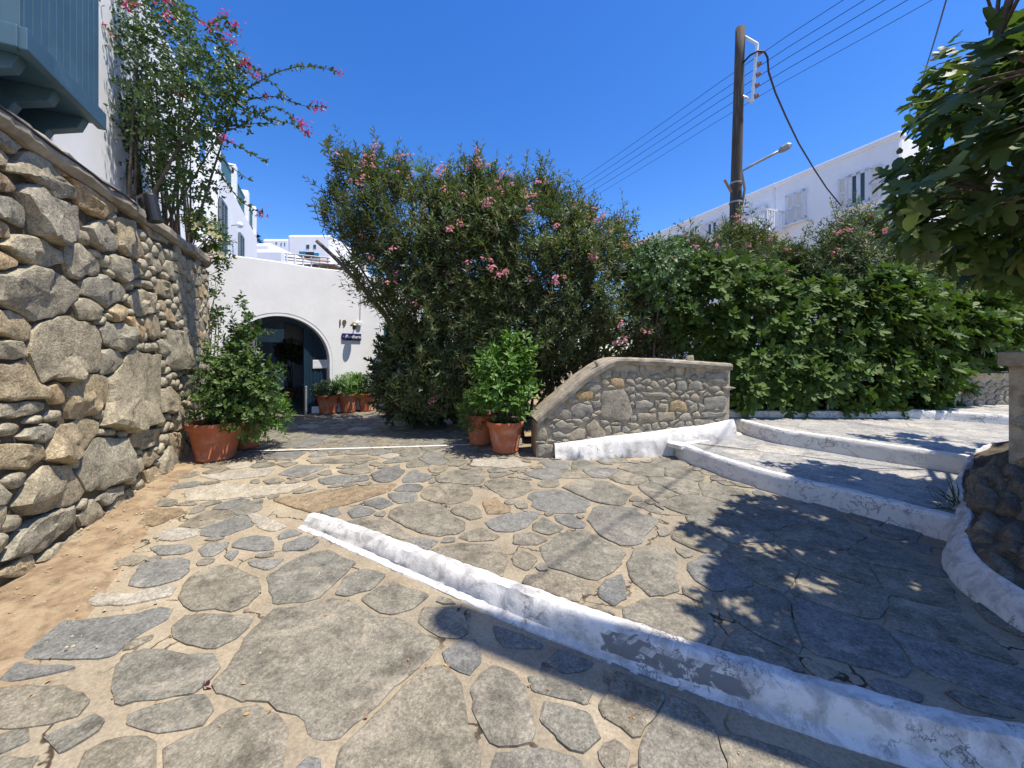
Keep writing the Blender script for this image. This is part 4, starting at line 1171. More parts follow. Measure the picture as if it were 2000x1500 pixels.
lp = thing('wall_lamp', 'brass bracket lamp mounted above the navy name board', 'lamp', afr(cl[0], cl[1], 0))
m = MB(); m.lathe([(0, .0), (.05, .0), (.055, .015), (.03, .03), (0, .03)], afr(cl[0] + .08, cl[1] + .01, .0), 16, 0, (aex, Vector((0, 0, 1)), Vector((aex.y, -aex.x, 0)))); m.build('back_plate', MT['brass'], lp)
m = MB(); m.tube([afr(cl[0] + .08, cl[1] + .01, .02), afr(cl[0] + .04, cl[1] + .04, .13), afr(cl[0] - .02, cl[1] + .03, .2)], .012); m.build('bracket', MT['brass'], lp)
m = MB(); m.lathe([(.004, .09), (.03, .085), (.085, .02), (.09, 0), (.08, .0), (.025, .07)], afr(cl[0] - .02, cl[1] - .03, .2), 20); m.build('shade', MT['brass'], lp, smooth=True)
m = MB(); m.lathe([(.001, -.09), (.03, -.08), (.042, -.04), (.03, .0), (.02, .03)], afr(cl[0] - .02, cl[1] - .03, .2), 14); m.build('globe', MT['glass'], lp, smooth=True)
cj = a_px(701, 632)
jb = thing('junction_box', 'round white junction box with a wire on the arch wall', 'box', afr(cj[0], cj[1], 0))
m = MB(); m.lathe([(.055, 0), (.055, .05), (.045, .06), (0, .06)], afr(cj[0], cj[1], 0), 16, 0, (aex, Vector((0, 0, 1)), Vector((aex.y, -aex.x, 0)))); m.build('box_body', MT['white'], jb)
m = MB(); m.tube([afr(cj[0] + .02, cj[1] + .05, .012), afr(cj[0] + .03, cj[1] + .5, .01), afr(cj[0] + .02, cj[1] + 1.2, .01)], .007, 5); m.build('wire', MT['steel'], jb)
ci = a_px(625, 711, -.16)
nt_ = thing('notice_board', 'small pale notice fixed to the blue gate planks', 'notice', afr(ci[0], ci[1], -.16))
m = MB(); m.box(afr(ci[0], ci[1], -.155), (.30, .012, .19), AX); m.build('panel', MT['white'], nt_)
m = MB(); m.box(afr(ci[0], ci[1], -.148), (.27, .004, .16), AX); m.build('sheet', MT['shutter'], nt_)
cp = a_px(597, 775, -.1)
ps = MB(); ps.tube([afr(cp[0], ag - .05, -.08), afr(cp[0], ag + .62, -.08)], .022, 8); ps.lathe([(.0, .03), (.026, .02), (.026, 0)], afr(cp[0], ag + .62, -.08), 8)
tag(ps.build('gate_post', MT['steel']), 'slim grey post at the edge of the gate opening', 'post')
cb = BP(622, 806)
m = MB(); m.box((cb[0], cb[1] - .1, G(cb[1]) + .085), (.2, .14, .15))
tag(m.build('carton', MT['white'], bevel=.01), 'small white carton before the row of pots', 'box')
# teal shutter leaf half hidden by the oleander
cq = a_px(768, 700, .15)
m = MB(); m.box(afr(cq[0], 1.35, .3), (.62, .05, 1.75), AX)
for i in range(4): m.box(afr(cq[0] - .225 + i * .15, 1.35, .332), (.14, .02, 1.6), AX)
tag(m.build('door_leaf', MT['teal'], bevel=.006), 'teal plank door leaf half hidden behind the oleander', 'door')

# ---------------------------------------------------------------- white house on the left with blue bay
SL = -0.486
hd = Vector((SL, 1, 0)).normalized(); hn = Vector((hd.y, -hd.x, 0))
def facade(a0):
    o = Vector((a0, 0, 0))
    return lambda y, z, d: o + Vector((SL * y, y, 0)) + Vector((0, 0, z)) + hn * d
def h_px(u, v, a0, d=0.0):
    k = (u - 1000) / F
    ax = a0 + hn.x * d - SL * hn.y * d
    Y = ax / (k - SL)
    return (Y - hn.y * d, EYE + (HZ - v) / F * Y)
hA, hB = facade(-2.72), facade(-2.30)
house = thing('white_house', 'white house above the boulder wall with blue bay and louvred windows', 'house', (-6, 5, 3))
m = MB(); m.prism([(-1, -.2), (8.36, -.2), (8.36, 6.95), (-1, 6.95)], -5, hA); m.build('front_wall', MT['plaster2'], house, bevel=.03)
m = MB(); m.prism([(8.3, -.2), (13.0, -.2), (13.0, 5.45), (8.3, 5.62)], -4.6, hB); m.build('wing_wall', MT['plaster2'], house, bevel=.03)
HX = (hd, hn, Vector((0, 0, 1)))
# roof terrace: piers and teal railing panels
for y in (8.42, 10.0, 11.6, 12.85):
    m = MB(); m.box(hB(y, 5.95, -.12), (.22, .24, .95), HX); m.build('parapet_pier', MT['plaster2'], house, bevel=.015)
for y0, y1 in ((8.55, 9.88), (10.12, 11.48), (11.72, 12.74)):
    m = MB(); m.box(hB((y0 + y1) / 2, 6.18, -.1), ((y1 - y0) * 1.11, .05, .06), HX); m.box(hB((y0 + y1) / 2, 5.66, -.1), ((y1 - y0) * 1.11, .05, .05), HX)
    k = int((y1 - y0) / .1)
    for i in range(k): m.box(hB(y0 + (i + .5) * (y1 - y0) / k, 5.92, -.1), (.075, .025, .5), HX)
    m.build('railing', MT['teal'], house)
def louvre_window(fr, y0, y1, z0, z1, par, mat, HXX, n=14):
    ww = (y1 - y0)
    m = MB(); m.box(fr((y0 + y1) / 2, (z0 + z1) / 2, .004), (ww * 1.11, .03, z1 - z0), HXX); win = m.build('window', MT['recess_shade'], par)
    m = MB()
    for y in (y0, (y0 + y1) / 2, y1): m.box(fr(y, (z0 + z1) / 2, .03), (.055, .045, z1 - z0), HXX)
    for z in (z0, z1): m.box(fr((y0 + y1) / 2, z, .03), (ww * 1.11, .045, .06), HXX)
    m.build('frame', mat, win)
    k = max(4, int((z1 - z0) / .075)); tl = (HXX[0], (HXX[1] + HXX[2] * -.7).normalized(), (HXX[2] + HXX[1] * .7).normalized())
    for i in range(k):
        mm = MB(); mm.box(fr((y0 + y1) / 2, z0 + .05 + (i + .5) * (z1 - z0 - .1) / k, .022), (ww * 1.05, .012, .062), tl); mm.build('slat', mat, win)
    return win
p1, p2 = h_px(427, 378, -2.30), h_px(439, 500, -2.30)
louvre_window(hB, p1[0], p2[0], 3.6, p1[1] - .1, house, MT['greyshut'], HX)
p1, p2 = h_px(465, 455, -2.30), h_px(473, 500, -2.30)
louvre_window(hB, p1[0], p2[0], 3.6, p1[1], house, MT['greyshut'], HX)
p1 = h_px(452, 440, -2.30)
lm = thing('facade_lamp', 'small white lamp on the wing of the white house', 'lamp', hB(p1[0], p1[1], 0))
m = MB(); m.tube([hB(p1[0], p1[1], 0), hB(p1[0], p1[1] + .03, .14)], .015); m.build('arm', MT['steel'], lm)
m = MB(); m.lathe([(.0, .1), (.06, .06), (.075, 0), (.05, -.05), (0, -.06)], hB(p1[0], p1[1] + .02, .17), 14); m.build('globe', MT['white'], lm, smooth=True)
# blue bay (boarded oriel) with brackets
bz0, by0, by1, bd = 3.62, 2.35, 3.22, 0.60
def bay_board(q, par, fr, name='board'): 
    mm = MB(); mm.prism(q, .022, fr); return mm.build(name, MT['blue'], par, bevel=.003)
bay = MB(); bay.prism([(by0, bz0), (by1, bz0), (by1, 6.4), (by0, 6.4)], bd - .02, hA)
bayo = bay.build('bay', MT['blue'], house)
nb_ = 11
for i in range(nb_):
    y = by0 + (by1 - by0) * i / nb_
    bay_board([(y + .004, bz0 + .12), (y + (by1 - by0) / nb_ - .004, bz0 + .12), (y + (by1 - by0) / nb_ - .004, 6.4), (y + .004, 6.4)], bayo, lambda a, b, d: hA(a, b, bd - .018 + d))
ef = lambda a, b, d: hA(by0, b, a) - hd * d        # near end face, a = distance out from the wall
for i in range(6):
    bay_board([(i * bd / 6 + .004, bz0 + .12), ((i + 1) * bd / 6 - .004, bz0 + .12), ((i + 1) * bd / 6 - .004, 6.4), (i * bd / 6 + .004, 6.4)], bayo, ef)
m = MB(); m.box(hA((by0 + by1) / 2, bz0 + .05, bd + .01), ((by1 - by0) * 1.112 + .08, .06, .15), HX); m.build('sill_board', MT['blue'], bayo, bevel=.006)
m = MB(); m.box(hA(by0, bz0 + .05, bd / 2) - hd * .03, (.05, bd, .15), HX); m.build('sill_board', MT['blue'], bayo, bevel=.006)
for i in range(3):
    y = by0 + .08 + i * (by1 - by0 - .16) / 2
    prof = [(0, bz0 - .52), (.06, bz0 - .5), (.12, bz0 - .36), (.26, bz0 - .28), (.32, bz0 - .16), (.5, bz0 - .1), (.54, bz0), (0, bz0)]
    mm = MB(); mm.prism(prof, .09, lambda a, b, d, y=y: hA(y, b, a) + hd * d); mm.build('bracket', MT['blue'], house, bevel=.006)
# black spotlight on the wall coping
sp = P(296, 388, 4.02)
sl_ = thing('spotlight', 'black cylinder spotlight clamped on the boulder wall coping', 'spotlight', sp)
dv = Vector((0.18, 0.06, -1)).normalized(); e1 = dv.cross(Vector((0, 1, 0))).normalized(); e2 = dv.cross(e1)
m = MB(); m.lathe([(0, -.01), (.04, -.005), (.055, .01), (.06, .03), (.06, .25), (.066, .25), (.066, .29), (.05, .285), (0, .27)], P(291, 378, 3.95), 18, 0, (e1, e2, dv)); m.build('barrel', MT['black'], sl_, smooth=False)
m = MB(); m.tube([P(268, 386, 4.1), P(283, 380, 4.0), P(293, 381, 3.95)], .016, 6); m.build('bracket', MT['black'], sl_)
m = MB(); m.tube([wall_fr(s, WZ + .10 - .01 * (i % 2) - (0.015 if 1 < i < 6 else 0), .085) for i, s in enumerate(np.linspace(2.2, 4.4, 8))], .012, 5)
tag(m.build('lamp_cable', MT['black']), 'thin dark cable clipped along the boulder wall coping', 'cable')

# ---------------------------------------------------------------- white house on the right
RS = -0.367; RA = 17.9
rd = Vector((RS, 1, 0)).normalized(); rn = Vector((-rd.y, rd.x, 0))
rfr = lambda y, z, d: Vector((RA + RS * y, y, z)) + rn * d          # d > 0 out of the facade (towards the left)
def r_px(u, v):
    Y = RA / ((u - 1000) / F - RS)
    return (Y, EYE + (HZ - v) / F * Y)
RX = (rd, rn, Vector((0, 0, 1)))
rh = thing('terrace_house', 'long white house with stepped roofline behind the hedge', 'house', (12, 16, 1))
secs = [(1757, 1512, 262, 0), (1512, 1352, 362, -.06), (1352, 1235, 428, -.12)]
for u0, u1, v0, dd in secs:
    a, b = r_px(u0, v0), r_px(u1, v0)
    zt = a[1]
    m = MB(); m.prism([(a[0], -.2), (b[0], -.2), (b[0], zt), (a[0], zt)], -7 , lambda y, z, d, dd=dd: rfr(y, z, d + dd)); m.build('house_wall', MT['plaster2'], rh, bevel=.12)
    m = MB(); m.prism([(a[0] - .03, zt - .1), (b[0], zt - .1), (b[0], zt + .14), (a[0] - .03, zt + .14)], -.45, lambda y, z, d, dd=dd: rfr(y, z, d + dd + .05)); m.build('parapet', MT['plaster2'], rh, bevel=.08)
def shutter(y0, y1, z0, z1, par, d0=.05):
    m = MB()
    for y in (y0, y1): m.box(rfr(y, (z0 + z1) / 2, d0), (.08, .05, z1 - z0), RX)
    for z in (z0, (z0 + z1) / 2, z1): m.box(rfr((y0 + y1) / 2, z, d0), (abs(y1 - y0) * 1.06, .05, .09), RX)
    k = 16
    tl = (RX[0], (RX[1] - RX[2] * .6).normalized(), (RX[2] + RX[1] * .6).normalized())
    for i in range(k): m.box(rfr((y0 + y1) / 2, z0 + (i + .5) * (z1 - z0) / k, d0), (abs(y1 - y0) * 1.02, .015, .09), tl)
    return m.build('shutter', MT['shutter'], par)
def rwindow(u0, u1, v0, v1, shut=None, closed=False):
    a, b = r_px(u1, (v0 + v1) / 2), r_px(u0, (v0 + v1) / 2)
    z1, z0 = r_px((u0 + u1) / 2, v0)[1], r_px((u0 + u1) / 2, v1)[1]
    m = MB(); m.box(rfr((a[0] + b[0]) / 2, (z0 + z1) / 2, .0), (abs(b[0] - a[0]) * 1.06, .03, z1 - z0), RX); win = m.build('window', MT['glass'], rh)
    m = MB(); yc = (a[0] + b[0]) / 2
    for y in (a[0], yc, b[0]): m.box(rfr(y, (z0 + z1) / 2, .03), (.12, .07, z1 - z0 + .1), RX)
    for z in (z0, z1): m.box(rfr(yc, z, .03), (abs(b[0] - a[0]) * 1.06 + .1, .07, .11), RX)
    m.build('frame', MT['shutter'], win)
    m = MB(); m.box(rfr(yc, z0 - .1, .06), (abs(b[0] - a[0]) * 1.06 + .3, .2, .06), RX); m.build('sill', MT['plaster2'], win)
    if closed:
        shutter(a[0] + .05, yc - .03, z0, z1, win); shutter(yc + .03, b[0] - .05, z0, z1, win)
    if shut:
        wv = abs(b[0] - a[0]) / 2
        shutter(a[0] - .1 - wv, a[0] - .1, z0, z1, win); shutter(b[0] + .1, b[0] + .1 + wv, z0, z1, win)
rwindow(1662, 1695, 338, 398, shut=True)
rwindow(1538, 1572, 378, 432, closed=True)
rwindow(1455, 1479, 413, 445, shut=True)
rwindow(1383, 1402, 434, 458, shut=True)
ba, bb = r_px(1532, 430), r_px(1478, 430)
bal = MB(); bz = r_px(1505, 455)[1]; tz = r_px(1505, 424)[1]
bal.box(rfr((ba[0] + bb[0]) / 2, bz - .08, .55), (abs(bb[0] - ba[0]) * 1.06, 1.1, .16), RX); balo = bal.build('balcony', MT['plaster2'], rh)
m = MB(); m.box(rfr((ba[0] + bb[0]) / 2, tz, 1.05), (abs(bb[0] - ba[0]) * 1.06, .07, .07), RX)
for i in range(15): m.box(rfr(ba[0] + (bb[0] - ba[0]) * i / 14, (bz + tz) / 2, 1.05), (.05, .05, tz - bz), RX)
for yy in (ba[0], bb[0]):
    m.box(rfr(yy, tz, .55), (.06, 1.0, .06), RX)
    for i in range(6): m.box(rfr(yy, (bz + tz) / 2, .15 + i * .16), (.045, .045, tz - bz), RX)
m.build('balustrade', MT['white'], balo)

# ---------------------------------------------------------------- far houses beyond the arch wall
def block(name, label, parts, Y, dep):
    t = thing(name, label, 'house', P((parts[0][1] + parts[0][2]) / 2, 690, Y))
    for nm, u0, u1, v0, v1, dy, dd, mt in parts:
        a, b = P(u0, v0, Y + dy), P(u1, v0, Y + dy)
        zb = P(u0, v1, Y + dy).z if v1 else -.3
        m = MB(); m.box(((a.x + b.x) / 2, Y + dy + dd / 2, (a.z + zb) / 2), (b.x - a.x, dd, a.z - zb)); m.build(nm, mt, t, bevel=.0 if dd < .5 else .18)
    return t
block('hill_house', 'white cubic house with cyan table on its terrace, far beyond the arch wall', [('house_wall', 561, 646, 458, None, 0, 8, MT['plaster2']), ('window', 598, 604, 478, 486, -.02, .1, MT['glass']), ('window', 612, 617, 478, 486, -.02, .1, MT['glass']), ('doorway', 596, 613, 492, 504, -.03, .1, MT['recess_shade']), ('shutter', 584, 596, 491, 503, -.08, .1, MT['cyan']), ('shutter', 613, 622, 494, 504, -.08, .1, MT['cyan'])], 30, 8)
block('hill_house', 'pale house with small blue windows left of the far cubic house', [('house_wall', 512, 566, 466, None, 0, 7, MT['plaster2']), ('window', 548, 550, 474, 480, -.02, .1, MT['cyan']), ('window', 555, 557, 474, 480, -.02, .1, MT['cyan']), ('window', 538, 541, 473, 477, -.02, .1, MT['cyan'])], 34, 7)
block('hill_house', 'low white roof terrace just behind the arch wall', [('house_wall', 484, 556, 486, None, 0, 3, MT['plaster2']), ('roof_step', 484, 530, 474, None, 2.0, 4, MT['plaster2'])], 20, 5)
per = thing('pergola', 'grey slatted pergola roof with orange rails behind the arch wall', 'pergola', P(600, 690, 18))
for i, v in enumerate((499, 506, 511)):
    m = MB(); a, b = P(556, v - 4, 17.5), P(645, v + 5, 18.5); m.tube([a, b], .035, 5); m.build('rail', MT['orange'] if i == 1 else MT['steel'], per)
for i in range(6):
    u = 560 + i * 16
    m = MB(); a = P(u, 496 + i * 1.6, 17.5 + i * .2); m.tube([(a.x, a.y, -.2), a], .035, 5); m.build('post', MT['white'], per)
m = MB(); m.box((P(600, 0, 18).x, 19.2, P(600, 516, 18).z), (2.4, 2.0, .1)); m.build('reed_roof', MT['bark'], per)

# ---------------------------------------------------------------- utility pole and cables
PB, PT = Vector((5.1, 9, 0)), P(1446, 55, 9)
pole = thing('utility_pole', 'tall weathered timber utility pole rising behind the oleanders', 'pole', PB)
def on_pole(z): return PB + (PT - PB) * (z / PT.z)
m = MB(); m.tube([on_pole(z) for z in np.linspace(0, PT.z, 14)], list(np.linspace(.145, .10, 14)), 14); m.build('shaft', MT['pole'], pole, smooth=True)
br = [P(1455, 72, 8.95), P(1479, 86, 8.75), P(1469, 199, 8.75), P(1450, 187, 8.95)]
m = MB()
for a, b in zip(br[:-1], br[1:]):
    m.tube([a, b], .036, 4)
m.build('bracket_frame', MT['white'], pole)
wire_z = []
for v in (104, 127, 147, 168, 189):
    c = br[1] + (br[2] - br[1]) * ((v - 86) / 113)
    mm = MB(); mm.lathe([(.0, 0), (.035, .0), (.05, .025), (.028, .04), (.05, .06), (.03, .09), (0, .09)], c + Vector((.03, -.02, 0)), 10, 0, (Vector((0, 1, 0)), Vector((0, 0, 1)), Vector((1, -.2, 0)).normalized())); mm.build('insulator', MT['insul'], pole)
    wire_z.append(c + Vector((.1, -.04, 0)))
# lamp arm
la = MB(); pts = [on_pole(5.0) + Vector((.13, -.02, 0)), on_pole(5.35) + Vector((.15, -.1, 0)), P(1448, 335, 8.72), P(1470, 322, 8.62), P(1505, 304, 8.5), P(1528, 292, 8.4)]
lamp = thing('street_lamp', 'slim curved street lamp arm strapped to the timber pole', 'lamp', pts[0])
la.tube(pts, .03, 8); la.build('arm', MT['steel'], lamp, smooth=True)
m = MB(); m.tube([P(1522, 296, 8.42), P(1528, 291.5, 8.4), P(1540, 285, 8.33), P(1546, 282, 8.3)], [.04, .075, .075, .03], 8); m.build('head', MT['steel'], lamp)
m = MB(); m.tube([on_pole(5.3) + Vector((-.14, -.05, 0)), P(1415, 351, 8.85)], .03, 6); m.build('stub', MT['insul'], lamp)
for z in (5.05, 5.5):
    m = MB(); m.lathe([(.14, 0), (.14, .04)], on_pole(z), 16); m.build('strap', MT['steel'], lamp)
wdir = Vector((-.51, 1, 0))
for i, c in enumerate(wire_z):
    m = MB(); pts = []
    for k in range(25):
        t = -9 + k * (34 / 24)
        sag = 0.010 * ((t - 8) ** 2 - 64) * .35 if t > 0 else 0.006 * (t * t + 9 * t)
        pts.append(c + wdir * t + Vector((0, 0, sag * (1 if t > 0 else 1))))
    m.tube(pts, .0065 if i < 4 else .005, 5, cap=True)
    tag(m.build('overhead_wire', MT['cable']), ['topmost overhead wire on the pole bracket', 'second overhead wire from the top of the pole bracket', 'middle overhead wire of five on the pole bracket', 'fourth overhead wire down the pole bracket', 'lowest and thinnest overhead wire on the pole bracket'][i], 'wire', 'wires on the pole bracket')
m = MB()
cp_ = [P(1452, 122, 8.9), P(1465, 108, 8.72), P(1480, 100, 8.65), P(1493, 101, 8.65), P(1499, 112, 8.7), P(1501, 140, 8.9), P(1514, 180, 9.5), P(1535, 228, 10.3), P(1560, 280, 11.4), P(1590, 330, 12.7), P(1615, 368, 13.8), P(1643, 402, 14.5)]
m.tube(cp_, .022, 7); tag(m.build('service_cable', MT['cable'], smooth=True), 'thick black cable looping from the pole bracket down to the terrace house', 'cable')
# second pole, outside the frame to the right, whose shadow crosses the foreground
NP = Vector((2.52, 1.15, -.2)); NH = 8.05
p2_ = thing('utility_pole', 'second timber utility pole standing beside the diagonal kerb', 'pole', NP)
m = MB(); m.tube([NP + Vector((0, 0, z)) for z in np.linspace(0, NH + .2, 10)], list(np.linspace(.19, .15, 10)), 14); m.build('shaft', MT['pole'], p2_, smooth=True)
rc = r_px(1757, 258)
e0, e1_ = NP + Vector((0.1, .1, NH - .25)), rfr(rc[0], rc[1] + .1, -.1)
m = MB(); m.tube([e0 + (e1_ - e0) * t + Vector((0, 0, -3.2 * t * (1 - t))) for t in np.linspace(0, 1, 24)], .012, 6)
tag(m.build('service_cable', MT['cable']), 'thin cable hanging from the roof corner of the terrace house', 'cable')
# white rail behind the low wall
rf = thing('rail_fence', 'thin white metal rails half buried in the fig hedge', 'fence', (4.2, 6.3, .5))
for v in (712, 742, 770):
    z = EYE + (HZ - v) / F * 6.3
    m = MB(); m.tube([(3.2, 6.32, z), (6.2, 6.32, z)], .016, 6); m.build('rail', MT['white'], rf)
for x in (4.22, 5.2, 6.15):
    m = MB(); m.tube([(x, 6.32, .45), (x, 6.32, 1.40)], .02, 6); m.build('post', MT['white'], rf)
# ---------------------------------------------------------------- plants
LANCE = (np.array([(0, 0, 0), (-.12, .42, .035), (0, 1, -.07), (.12, .42, .035)]), np.array([(0, 1, 2), (0, 2, 3)]))
OVAL = (np.array([(0, 0, 0), (-.26, .28, .05), (-.24, .62, .04), (0, 1, -.08), (.24, .62, .04), (.26, .28, .05)]), np.array([(0, 1, 2), (0, 2, 3), (0, 3, 4), (0, 4, 5)]))
WIDE = (np.array([(0, 0, 0), (-.15, .25, .04), (-.17, .55, .03), (0, 1, -.12), (.17, .55, .03), (.15, .25, .04)]), OVAL[1])
GRASS = (np.array([(-.02, 0, 0), (.02, 0, 0), (.018, .6, .02), (0, 1, -.12), (-.018, .6, .02)]), np.array([(0, 1, 2), (0, 2, 4), (4, 2, 3)]))
hf_ = [(.16, -.07), (.40, .0), (.47, .13), (.30, .23), (.26, .29), (.50, .44), (.55, .60), (.42, .64), (.22, .50), (.17, .54), (.20, .76), (.13, .93)]
ol = [(0, 0)] + hf_ + [(0, 1.02)] + [(-x, y) for x, y in hf_[::-1]]
fv = [(x, y, -.35 * x * x + .12 * abs(x) - .12 * y * y) for x, y in ol] + [(0, .34, -.012)]
FIG = (np.array(fv), np.array([(i, (i + 1) % len(ol), len(ol)) for i in range(len(ol))]))

def unit(a):
    return a / np.maximum(np.linalg.norm(a, axis=1, keepdims=True), 1e-9)

def leaf_geo(tmpl, pos, dirv, nrm, size):
    V, T = tmpl
    y = unit(np.asarray(dirv, float)); x = unit(np.cross(y, nrm)); z = np.cross(x, y)
    s = np.asarray(size, float)[:, None, None]
    W = pos[:, None, :] + s * (V[None, :, 0:1] * x[:, None, :] + V[None, :, 1:2] * y[:, None, :] + V[None, :, 2:3] * z[:, None, :])
    TT = T[None] + (np.arange(len(pos)) * len(V))[:, None, None]
    return W.reshape(-1, 3), TT.reshape(-1, 3)

def foliage(name, tmpl, pos, dirv, nrm, size, mat, parent, stuff=True):
    V, T = leaf_geo(tmpl, pos, dirv, nrm, size)
    o = bpy.data.objects.new(name, fast_mesh(name, V, T, mat))
    link(o, parent)
    if stuff: o['kind'] = 'stuff'
    return o

def crown(poly, Yc, T, n, edge=70.0, front=0.55):
    """points through the volume of a rounded crown whose outline is a photo polygon at depth Yc"""
    xs = [p[0] for p in poly]; ys = [p[1] for p in poly]
    out = np.zeros((0, 4))
    while len(out) < n:
        u = rng.uniform(min(xs), max(xs), n * 2); v = rng.uniform(min(ys), max(ys), n * 2)
        k = inside(poly, u, v); u, v = u[k], v[k]
        d = edge_dist(poly, u, v)
        half = T * np.sqrt(np.clip(d / edge, 0.02, 1))
        t = np.where(rng.random(len(u)) < front, rng.uniform(-1, -.6, len(u)), rng.uniform(-1, 1, len(u)))
        Y = Yc + half * t
        out = np.vstack([out, np.c_[(u - 1000) / F * Y, Y, EYE + (HZ - v) / F * Y, d]])
    out = out[:n]
    c = out[:, :3].mean(0)
    o = unit((out[:, :3] - c) * np.array([1, 1.2, 1]))
    return out[:, :3], o, out[:, 3]

def shoots(P0, D, L, nl, ls, ang=(30, 70), t0=0.15):
    """leaves in whorls along shoots; returns pos, dir, normal, size"""
    n = len(P0)
    D = unit(D)
    a = unit(np.cross(D, rng.normal(size=(n, 3)))); b = np.cross(D, a)
    t = np.tile(np.linspace(t0, 1, nl), (n, 1)) + rng.normal(0, .04, (n, nl))
    th = np.tile(np.arange(nl) * 2.4, (n, 1)) + rng.uniform(0, 6.3, (n, 1)) + rng.normal(0, .3, (n, nl))
    an = np.radians(ang[1] + (ang[0] - ang[1]) * np.clip(t, 0, 1)) + rng.normal(0, .16, (n, nl))
    p = P0[:, None] + D[:, None] * (t * L[:, None])[..., None]
    rad = a[:, None] * np.cos(th)[..., None] + b[:, None] * np.sin(th)[..., None]
    d = D[:, None] * np.cos(an)[..., None] + rad * np.sin(an)[..., None]
    nr = D[:, None] * np.sin(an)[..., None] - rad * np.cos(an)[..., None]
    s = rng.uniform(ls[0], ls[1], (n, nl)) * (1 - .35 * np.clip(t, 0, 1) ** 3)
    return p.reshape(-1, 3), d.reshape(-1, 3), nr.reshape(-1, 3), s.ravel()

def bez(a, b, c, n=7):
    a, b, c = Vector(a), Vector(b), Vector(c)
    return [a * (1 - t) ** 2 + b * (2 * t * (1 - t)) + c * t * t for t in np.linspace(0, 1, n)]

def stems(name, parent, roots, targets, r0, r1, mat, bulge=0.5, sides=5):
    m = MB()
    for i, t in enumerate(targets):
        r = Vector(roots[i % len(roots)]); t = Vector(t)
        mid = r + (t - r) * 0.45; mid.z = r.z + (t.z - r.z) * (0.45 + 0.25 * bulge)
        mid += Vector((random.uniform(-.15, .15), random.uniform(-.15, .15), 0))
        rr = r0 * random.uniform(.7, 1.1)
        m.tube(bez(r, mid, t), list(np.linspace(rr, r1, 7)), sides)
    return m.build(name, mat, parent, smooth=True, fix=False)

def flower_mesh(name, mat, nf, spread, ps, cnt=5):
    V, T = [], []
    tm = (np.array([(0, 0, 0), (-.32, .45, .1), (-.22, .95, .05), (.22, .95, .05), (.32, .45, .1)]), np.array([(0, 1, 2), (0, 2, 3), (0, 3, 4)]))
    ps_, ds, ns, ss = [], [], [], []
    for k in range(nf):
        c = np.array([random.gauss(0, spread), random.gauss(0, spread), random.gauss(0, spread * .7)])
        ax = unit((c / max(spread, 1e-3) * .5 + np.array([random.gauss(0, .3), random.gauss(0, .3), .6]))[None])[0]
        a = unit(np.cross(ax, np.array([.3, .5, .2]))[None])[0]; b = np.cross(ax, a)
        for j in range(cnt):
            th = j * 2 * math.pi / cnt
            r = a * math.cos(th) + b * math.sin(th)
            ps_.append(c); ds.append(r + ax * .45); ns.append(ax - r * .45); ss.append(ps * random.uniform(.85, 1.15))
    V, T = leaf_geo(tm, np.array(ps_), np.array(ds), np.array(ns), np.array(ss))
    return fast_mesh(name, V, T, mat)

def put(me, name, p, parent, s=1.0):
    o = bpy.data.objects.new(name, me)
    o.location = p; o.scale = (s, s, s); o.rotation_euler = (random.uniform(-.4, .4), random.uniform(-.4, .4), random.uniform(0, 6.28))
    return link(o, parent)

OLE_FL = [flower_mesh('flower_cluster', MT['petal'], 7, .035, .032) for _ in range(3)]
BOU_FL = [flower_mesh('bract_cluster', MT['bract'], 9, .05, .035, 3) for _ in range(3)]
HIB_FL = [flower_mesh('blossom', MT['hibis'], 1, .005, .07)]

